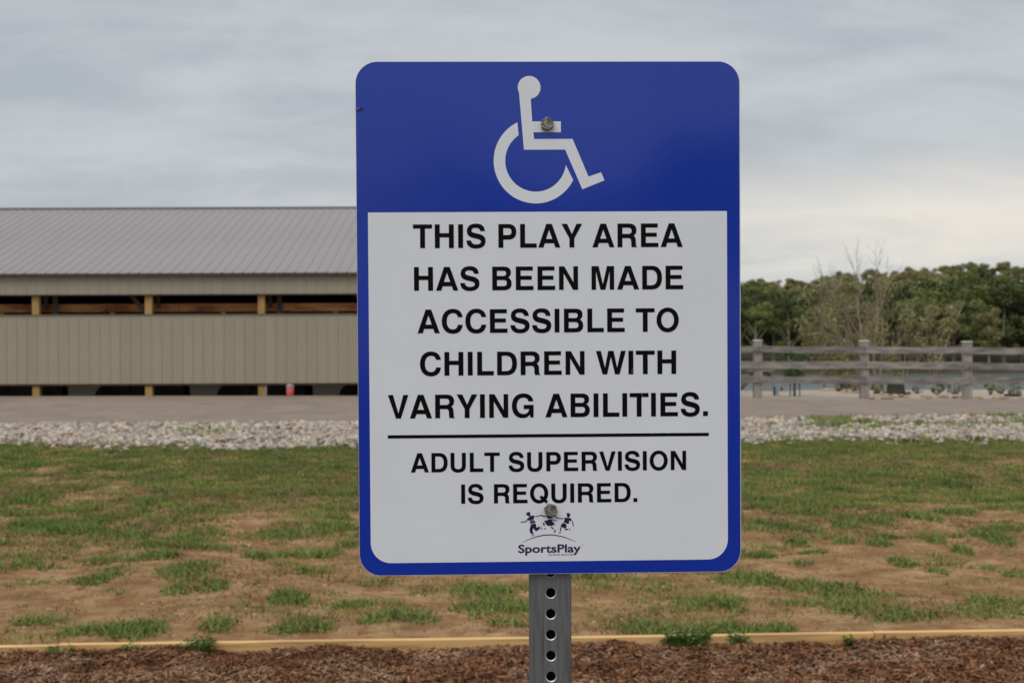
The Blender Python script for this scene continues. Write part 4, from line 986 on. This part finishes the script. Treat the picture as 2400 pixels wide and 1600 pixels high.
POSTX = at(1290, 1450, 1.486).x
sign = tag(empty('park_sign', (POSTX, 1.51, 0.0)), 'blue and white accessible play area sign on a perforated steel post', 'sign')
SM = Matrix.Translation((0.04508892, 1.47472706, 1.62180683)) @ Matrix.Rotation(Vector((0.01617541, -0.00272481, 0.02632916)).length, 4, Vector((0.01617541, -0.00272481, 0.02632916)).normalized())
inv = Matrix.Translation((-POSTX, -1.51, 0))
def rrect(x0, x1, z0, z1, rr, n=10):
    """corner radii rr = (bl, br, tr, tl)"""
    pts = []
    for (cx_, cz_, a0, q) in ((x0, z0, 180, rr[0]), (x1, z0, 270, rr[1]), (x1, z1, 0, rr[2]), (x0, z1, 90, rr[3])):
        ccx = cx_ + (q if cx_ == x0 else -q); ccz = cz_ + (q if cz_ == z0 else -q)
        if q < 1e-6: pts.append((cx_, cz_)); continue
        for k in range(n + 1):
            a = R_(a0 + 90 * k / n); pts.append((ccx + q * math.cos(a), ccz + q * math.sin(a)))
    return pts
MM = 0.001
out = rrect(-228.6, 228.6, -304.8, 304.8, (26, 26, 26, 26))
# small tear in the left edge
out2 = []
for p_ in out: out2.append(p_)
mb = MB(); n = len(out2)
mb.prism([(p_[0] * MM, p_[1] * MM) for p_ in out2], 0.0, 0.0022, axis='Y')
me = mb.mesh('panel', M_alu)
panel = link('panel', me, sign); panel.matrix_parent_inverse = Matrix.Identity(4); panel.matrix_local = inv @ SM
# blue stops a hair inside the bare edge: a pale rim shows at the cut
def flat(name, polys, m, y=-0.00025, label=None):
    """polys: list of [outer, hole...] in millimetres on the sign face"""
    vs, fs = [], []
    for j, pl in enumerate(polys):
        flatp = [p_ for ring_ in pl for p_ in ring_]; o = len(vs)
        vs += [(p_[0] * MM, y - (0.00006 * (j % 2)), p_[1] * MM) for p_ in flatp]
        for t in tessellate_polygon([[Vector((p_[0], p_[1], 0)) for p_ in ring_] for ring_ in pl]):
            a, b, c = (flatp[q_] for q_ in t); ar = (b[0] - a[0]) * (c[1] - a[1]) - (b[1] - a[1]) * (c[0] - a[0])
            if abs(ar) < 1e-9: continue
            fs.append((t[0] + o, t[1] + o, t[2] + o) if ar > 0 else (t[2] + o, t[1] + o, t[0] + o))
    me = bpy.data.meshes.new(name); me.from_pydata(vs, [], fs); me.materials.append(m)
    o = link(name, me, panel)
    if label: o['label'] = label
    return o
flat('blue_field', [[rrect(-228.2, 227.7, -304.3, 304.7, (25.5, 25.5, 25.5, 25.5))]], M_blue, -0.00012)
flat('white_field', [[rrect(-215.0, 212.5, -289.7, 127.1, (24, 24, 0, 0))]], M_white)
def text_line(s, xl, xr, base, cap, slope=0.0):
    """xl, xr: ink extents in mm"""
    adv = 0; pos = []
    for ch in s: pos.append(adv); adv += GL[ch][0]
    x0u = BB[s[0]]; x1u = pos[-1] + GL[s[-1]][0] - BR[s[-1]]
    sx_ = (xr - xl) / (x1u - x0u); sy_ = cap / 718.0
    polys = []
    for ch, p0 in zip(s, pos):
        for g_ in GL[ch][1]:
            polys.append([[(xl + (x + p0 - x0u) * sx_, base + y * sy_ + slope * (x + p0) * sx_) for x, y in outline(o_)] for o_ in g_])
    return flat('lettering', polys, M_black, -0.0005, 'black text line reading ' + s)
text_line('THIS PLAY AREA', -161.9, 159.4, 84.6, 28.1)
text_line('HAS BEEN MADE', -161.1, 159.7, 34.2, 28.1)
text_line('ACCESSIBLE TO', -157.4, 154.3, -16.3, 28.1)
text_line('CHILDREN WITH', -154.8, 151.0, -66.8, 28.1)
text_line('VARYING ABILITIES.', -193.2, 188.9, -117.4, 28.1)
text_line('ADULT SUPERVISION', -166.7, 162.5, -181.8, 23.0)
text_line('IS REQUIRED.', -107.0, 103.7, -219.6, 23.0)
flat('ruled_line', [[[(-193.8, -141.0), (189.9, -141.4), (189.9, -137.5), (-193.8, -137.1)]]], M_black, -0.0005)
# access symbol, measured on the photograph
def zz(p_): return (-23 + (1150 + p_[0] / 4.9 - 1240) * .5065, 274.3 - (160 + p_[1] / 4.9 - 205.3) * .5065)
def arc(cx_, cy_, rx_, ry_, a0, a1, n): return [(cx_ + rx_ * math.cos(R_(a0 + (a1 - a0) * k / n)), cy_ + ry_ * math.sin(R_(a0 + (a1 - a0) * k / n))) for k in range(n + 1)]
body = arc(442, 222, 131, 131, 82, -207, 40) + [(378, 934), (852, 934), (1048, 1390), (1303, 1288), (1265, 1195), (1120, 1245), (938, 812), (494, 812), (488, 735), (804, 735), (804, 611), (474, 611), (459, 352)]
a_o0, a_o1 = math.degrees(math.atan2(635 - 1062, 308 - 512)), math.degrees(math.atan2(1278 - 1062, 937 - 512))
a_i0, a_i1 = math.degrees(math.atan2(778 - 1062, 322 - 512)), math.degrees(math.atan2(1110 - 1062, 852 - 512))
wheel = arc(512, 1062, 483, 488, a_o0, a_o1 - 360, 60) + arc(512, 1062, 350, 353, a_i1 - 360, a_i0, 60)
flat('wheelchair_symbol', [[[zz(p_) for p_ in body]], [[zz(p_) for p_ in wheel]]], M_white)
M_scr = mat('scratch_in_print', (0.11, 0.115, 0.12), 0.5)
def sg(px_, py_): return (-23 + (px_ - 1240) * .5068, 274.3 - (py_ - 205.3) * .5082)
for pts_ in ([(1477,869),(1481,862),(1482,863),(1479,868),(1481,873),(1479,873)], [(1499,921),(1502,922),(1506,929),(1505,930)], [(1524,1017),(1525,1017),(1528,1021),(1527,1021)], [(1328,285),(1329,285),(1329,286),(1328,286)], [(1551,1060),(1553,1059),(1554,1062),(1552,1062)]):
    q_ = [sg(*p_) for p_ in pts_]
    flat('scratch', [[q_]], M_scr, -0.0007)
# little raised tear at the left edge
tear = MB(); tear.add([(-.2286, -.0004, .2515), (-.2225, -.0030, .2505), (-.2180, -.0012, .2487), (-.2222, -.0002, .2468), (-.2286, -.0003, .2462)], [(0, 4, 3, 2, 1)])
M_tear = mat('lifted_blue_film', (0.11, 0.13, 0.42), 0.35); to = tear.build('torn_film', M_tear, panel)
# publisher's logo: three children over an arc, in zoom coordinates of the photograph
def lg(p_): return (-56.5 + p_[0] / 7.127 * .5105, -199.9 - (p_[1] / 7.127) * .5105 - 0.0 )
kids = [
 [(374,462),(385,437),(410,422),(438,430),(446,452),(443,480),(436,500),(418,498),(405,485),(390,482)],
 [(386,545),(420,515),(445,488),(515,484),(512,522),(495,540),(432,570),(412,556),(400,570),(392,560)],
 [(436,575),(498,545),(508,556),(440,588)], [(440,595),(512,566),(532,600),(444,622)],
 [(455,632),(528,614),(540,640),(545,690),(598,664),(606,702),(548,744),(530,746),(505,708),(490,700),(478,740),(500,790),(458,792),(436,760),(430,715)],
 [(462,832),(470,815),(505,800),(510,808),(480,825)], [(615,672),(625,670),(640,715),(632,722),(618,700)],
 [(286,592),(305,582),(355,580),(378,560),(392,565),(370,592),(330,595),(290,602)],
 [(526,492),(600,484),(625,470),(700,498),(698,512),(680,512),(622,488),(600,496),(528,504)],
 [(708,495),(735,480),(830,480),(800,535),(740,538),(735,515),(710,505)],
 [(742,552),(798,550),(825,600),(860,636),(810,655),(760,665),(715,645),(690,600),(672,572),(735,566)],
 [(652,612),(668,602),(684,620),(680,668),(660,645)], [(664,722),(690,690),(706,700),(690,715)],
 [(784,672),(806,672),(838,715),(832,724),(805,705)], [(838,772),(850,732),(862,726),(872,740),(852,775)],
 [(808,545),(850,568),(888,566),(882,578),(845,580),(812,560)],
 [(832,482),(850,486),(905,526),(998,536),(998,550),(900,540),(845,505)],
 [(1044,450),(1070,450),(1095,448),(1112,470),(1108,500),(1088,522),(1066,526),(1060,500),(1052,470)],
 [(1008,526),(1066,528),(1100,530),(1135,552),(1122,585),(1098,570),(1085,632),(1000,602),(1016,560)],
 [(990,610),(1048,634),(1046,696),(1002,700),(985,680),(972,692),(948,668),(970,630)],
 [(944,690),(962,690),(955,750),(938,752)], [(912,782),(918,772),(962,766),(962,774),(930,784)],
 [(1012,706),(1030,712),(1078,710),(1078,722),(1042,738),(1022,730)], [(1092,706),(1100,702),(1114,748),(1106,750)],
 [(1130,572),(1142,572),(1160,610),(1168,668),(1160,676),(1150,650),(1146,612)]]
arc_t = [(285, 945)] + [(285 + (1225 - 285) * t, 945 - 143 * math.sin(math.pi * t) ** .88) for t in [k / 24 for k in range(1, 24)]] + [(1225, 936)]
arc_b = [(285 + (1225 - 285) * t, 945 - 128 * math.sin(math.pi * t) ** .92) for t in [k / 24 for k in range(23, 0, -1)]]
flat('logo_picture', [[[lg(p_) for p_ in k_]] for k_ in kids] + [[[lg(p_) for p_ in arc_t + arc_b]]], M_purple, -0.0005, 'dark purple logo of three running children above a curved line')
def fonttext(s, x0, x1, base, size, name, bold=0.0, label=None):
    c = bpy.data.curves.new('t', 'FONT'); c.body = s; c.size = 1; c.offset = bold; c.resolution_u = 4; c.space_character = 1.0
    o = bpy.data.objects.new('t', c); COL.objects.link(o); bpy.context.view_layer.update()
    me = bpy.data.meshes.new_from_object(o.evaluated_get(bpy.context.evaluated_depsgraph_get())); bpy.data.objects.remove(o)
    P = np.array([v.co[:] for v in me.vertices]); a, b = P[:, 0].min(), P[:, 0].max()
    for v in me.vertices: v.co = ((x0 + (v.co.x - a) / (b - a) * (x1 - x0)) * MM, -0.0005, (base + v.co.y * size) * MM)
    me.materials.clear(); me.materials.append(M_purple); me.name = name
    o = link(name, me, panel)
    if label: o['label'] = label
a = lg((240, 1103)); b = lg((1285, 1103)); fonttext('SportsPlay', a[0], b[0], a[1], 13.6, 'logo_text', .022, 'dark purple word SportsPlay in rounded letters')
a = lg((738, 1155)); b = lg((1175, 1155)); fonttext('We Put the Value in Play!', a[0], b[0], a[1], 2.6, 'tagline', .01)
a = lg((1295, 990)); b = lg((1325, 990)); fonttext('TM', a[0], b[0], a[1], 1.3, 'trade_mark', .0)
# hexagon bolts
M_bolt = mat('galvanised_bolt', (0.34, 0.32, 0.29), 0.45, metal=0.75, var=(0.20, 0.185, 0.16), scale=180, detail=4, bump=.4, bscale=500, col3=(0.16, 0.125, 0.095), s3=120)
def bolt(u, v, rot):
    mb = MB(); R0 = 8.3; pts = lambda rr, y, n=6, off=rot: [(rr * math.cos(R_(off + 360 * k / n)), y, rr * math.sin(R_(off + 360 * k / n))) for k in range(n)]
    vs = []; seg = 24
    def ringp(f, y): return [(f(k)[0], y, f(k)[1]) for k in range(seg)]
    def hexr(k):
        a = 360 * k / seg; am = ((a + 30) % 60) - 30; rr = R0 * math.cos(R_(30)) / math.cos(R_(am)) ; return (rr * math.cos(R_(a + rot)), rr * math.sin(R_(a + rot)))
    def cir(r_): return lambda k: (r_ * math.cos(R_(360 * k / seg + rot)), r_ * math.sin(R_(360 * k / seg + rot)))
    def ch(k):
        x, z = hexr(k); m_ = min(1, 7.0 / math.hypot(x, z)); return (x * m_, z * m_)
    rows = [ringp(hexr, -.6), ringp(hexr, -5.0), ringp(ch, -5.9), ringp(cir(6.2), -6.2), ringp(cir(5.6), -5.95), ringp(cir(4.0), -5.95), ringp(cir(3.6), -6.15), ringp(cir(.5), -6.15)]
    vs = [p_ for rw in rows for p_ in rw]
    fs = [(a_ * seg + k, a_ * seg + (k + 1) % seg, (a_ + 1) * seg + (k + 1) % seg, (a_ + 1) * seg + k) for a_ in range(len(rows) - 1) for k in range(seg)] + [tuple((len(rows) - 1) * seg + k for k in range(seg))]
    mb.add(vs, fs)
    for k in range(7):   # raised grade marks round the head
        a_ = R_(k * 51 + 10); mb.box(-.5, .5, -6.35, -5.9, -.28, .28, M=Matrix.Rotation(a_, 4, 'Y') @ Matrix.Translation((4.8, 0, 0)))
    mb.tube([(0, -.55, 0), (0, 3, 0)], 4.4, 12)
    me = mb.mesh('bolt', M_bolt); me.transform(Matrix.Scale(.001, 4)); o = link('bolt', me, panel); o.location = (u * MM, 0, v * MM); o.rotation_euler = (R_(random.uniform(-3, 3)), 0, R_(random.uniform(-2, 2)))
bolt(-2.0, 230.5, 0); bolt(-0.5, -228.1, 13)

# perforated square steel post
M_steel = mat('galvanised_steel', (0.215, 0.240, 0.245), 0.42, metal=0.6, var=(0.275, 0.300, 0.305), scale=14, detail=6, stretch=(9, 9, 0.7), bump=.06, bscale=25, col3=(0.19, 0.20, 0.205), s3=22, spec=.4)
M_in = mat('tube_shade', (0.035, 0.035, 0.035), 0.8)
YF = 1.486; HWD = 0.0254; hz0 = at(1291, 1388.8, YF).z; hx = at(1291, 1450, YF).x - POSTX; PIT = 0.02508; HR = 0.0056
mb = MB(); seg = 24
ztop = 1.90; n0 = int((ztop - hz0) / PIT); nlow = 14
zc0 = hz0 + (n0 + .5) * PIT; Yl = YF - 1.51; fw = HWD - .003
for k in range(-nlow, n0 + 1):
    zc_ = hz0 + k * PIT; za, zb = zc_ - PIT / 2, zc_ + PIT / 2
    # front face strip with a round hole: ring of quads from circle to the cell's rectangle
    outer, inner, rim, rim2, back = [], [], [], [], []
    for j in range(seg):
        a = 2 * math.pi * (j + .5) / seg; c_, s_ = math.cos(a), math.sin(a)
        tx = (fw - hx * (1 if c_ > 0 else -1)) / abs(c_) if abs(c_) > 1e-6 else 9; tz = (PIT / 2) / abs(s_) if abs(s_) > 1e-6 else 9
        t_ = min(tx, tz); outer.append((hx + c_ * t_, Yl, zc_ + s_ * t_))
        rim.append((hx + c_ * (HR + .0012), Yl, zc_ + s_ * (HR + .0012))); rim2.append((hx + c_ * (HR + .0002), Yl + .0010, zc_ + s_ * (HR + .0002))); back.append((hx + c_ * HR, Yl + .0028, zc_ + s_ * HR))
    # make rectangle corners exact by snapping nearest outer points
    for (X_, Z_) in ((-fw, za), (fw, za), (fw, zb), (-fw, zb)):
        j = min(range(seg), key=lambda q_: (outer[q_][0] - X_) ** 2 + (outer[q_][2] - Z_) ** 2); outer[j] = (X_, Yl, Z_)
    vs = outer + rim + rim2 + back
    fs = [(a_ * seg + j, a_ * seg + (j + 1) % seg, (a_ + 1) * seg + (j + 1) % seg, (a_ + 1) * seg + j) for a_ in range(3) for j in range(seg)]
    mb.add(vs, fs); mb.mi[-2 * seg:-seg] = [2] * seg
za = -0.35 + 0; zl = hz0 - (nlow + .5) * PIT; zb = hz0 + (n0 + .5) * PIT
mb.add([(-fw, Yl, za), (fw, Yl, za), (fw, Yl, zl), (-fw, Yl, zl)], [(0, 1, 2, 3)])
cor = []
for (cx_, cy_, a0) in ((HWD - .003, Yl + .003, -90), (HWD - .003, Yl + 2 * HWD - .003, 0), (-HWD + .003, Yl + 2 * HWD - .003, 90), (-HWD + .003, Yl + .003, 180)):
    for k in range(6): a = R_(a0 + 90 * k / 5); cor.append((cx_ + .003 * math.cos(a), cy_ + .003 * math.sin(a)))
nC = len(cor); vs = [(x, y, z) for z in (za, zb) for x, y in cor]
mb.add(vs, [(k, k + 1, k + 1 + nC, k + nC) for k in range(nC - 1)])
cin = [(-fw, Yl + .0029), (fw, Yl + .0029), (fw, Yl + 2 * HWD - .003), (-fw, Yl + 2 * HWD - .003)]
mb.add([(-fw, Yl + .03, za), (fw, Yl + .03, za), (fw, Yl + .03, zb), (-fw, Yl + .03, zb)], [(0, 1, 2, 3)], 1)  # dark sheet inside the tube stands in for the shade behind the holes
for (xs_, wv_, hv_) in ((-.0100, .0009, .00022), (-.0085, .0005, .00015), (.0178, .0010, .00022), (.0196, .0005, .0002), (-.0205, .0007, .0002)):
    mb.box(xs_ - wv_, xs_ + wv_, Yl - hv_, Yl + .0001, za, zb, 3)
M_rimst = mat('bevel_highlight_steel', (0.62, 0.63, 0.63), 0.35, metal=0.6)  # highlight on the hole bevels, put into the colour
M_seam = mat('steel_draw_line', (0.15, 0.155, 0.16), 0.5, metal=0.6, var=(0.27, 0.28, 0.28), scale=40, stretch=(1, 1, .3))
me = mb.mesh('post', [M_steel, M_in, M_rimst, M_seam]); po = link('post', me, sign)
for (u, v) in ((-2.0, 230.5), (-0.5, -228.1)):
    pz = (inv @ SM) @ Vector((u * MM, .0022, v * MM)); MB().tube([pz, (pz.x, Yl, pz.z)], .006, 16).build('spacer', M_bolt, sign)
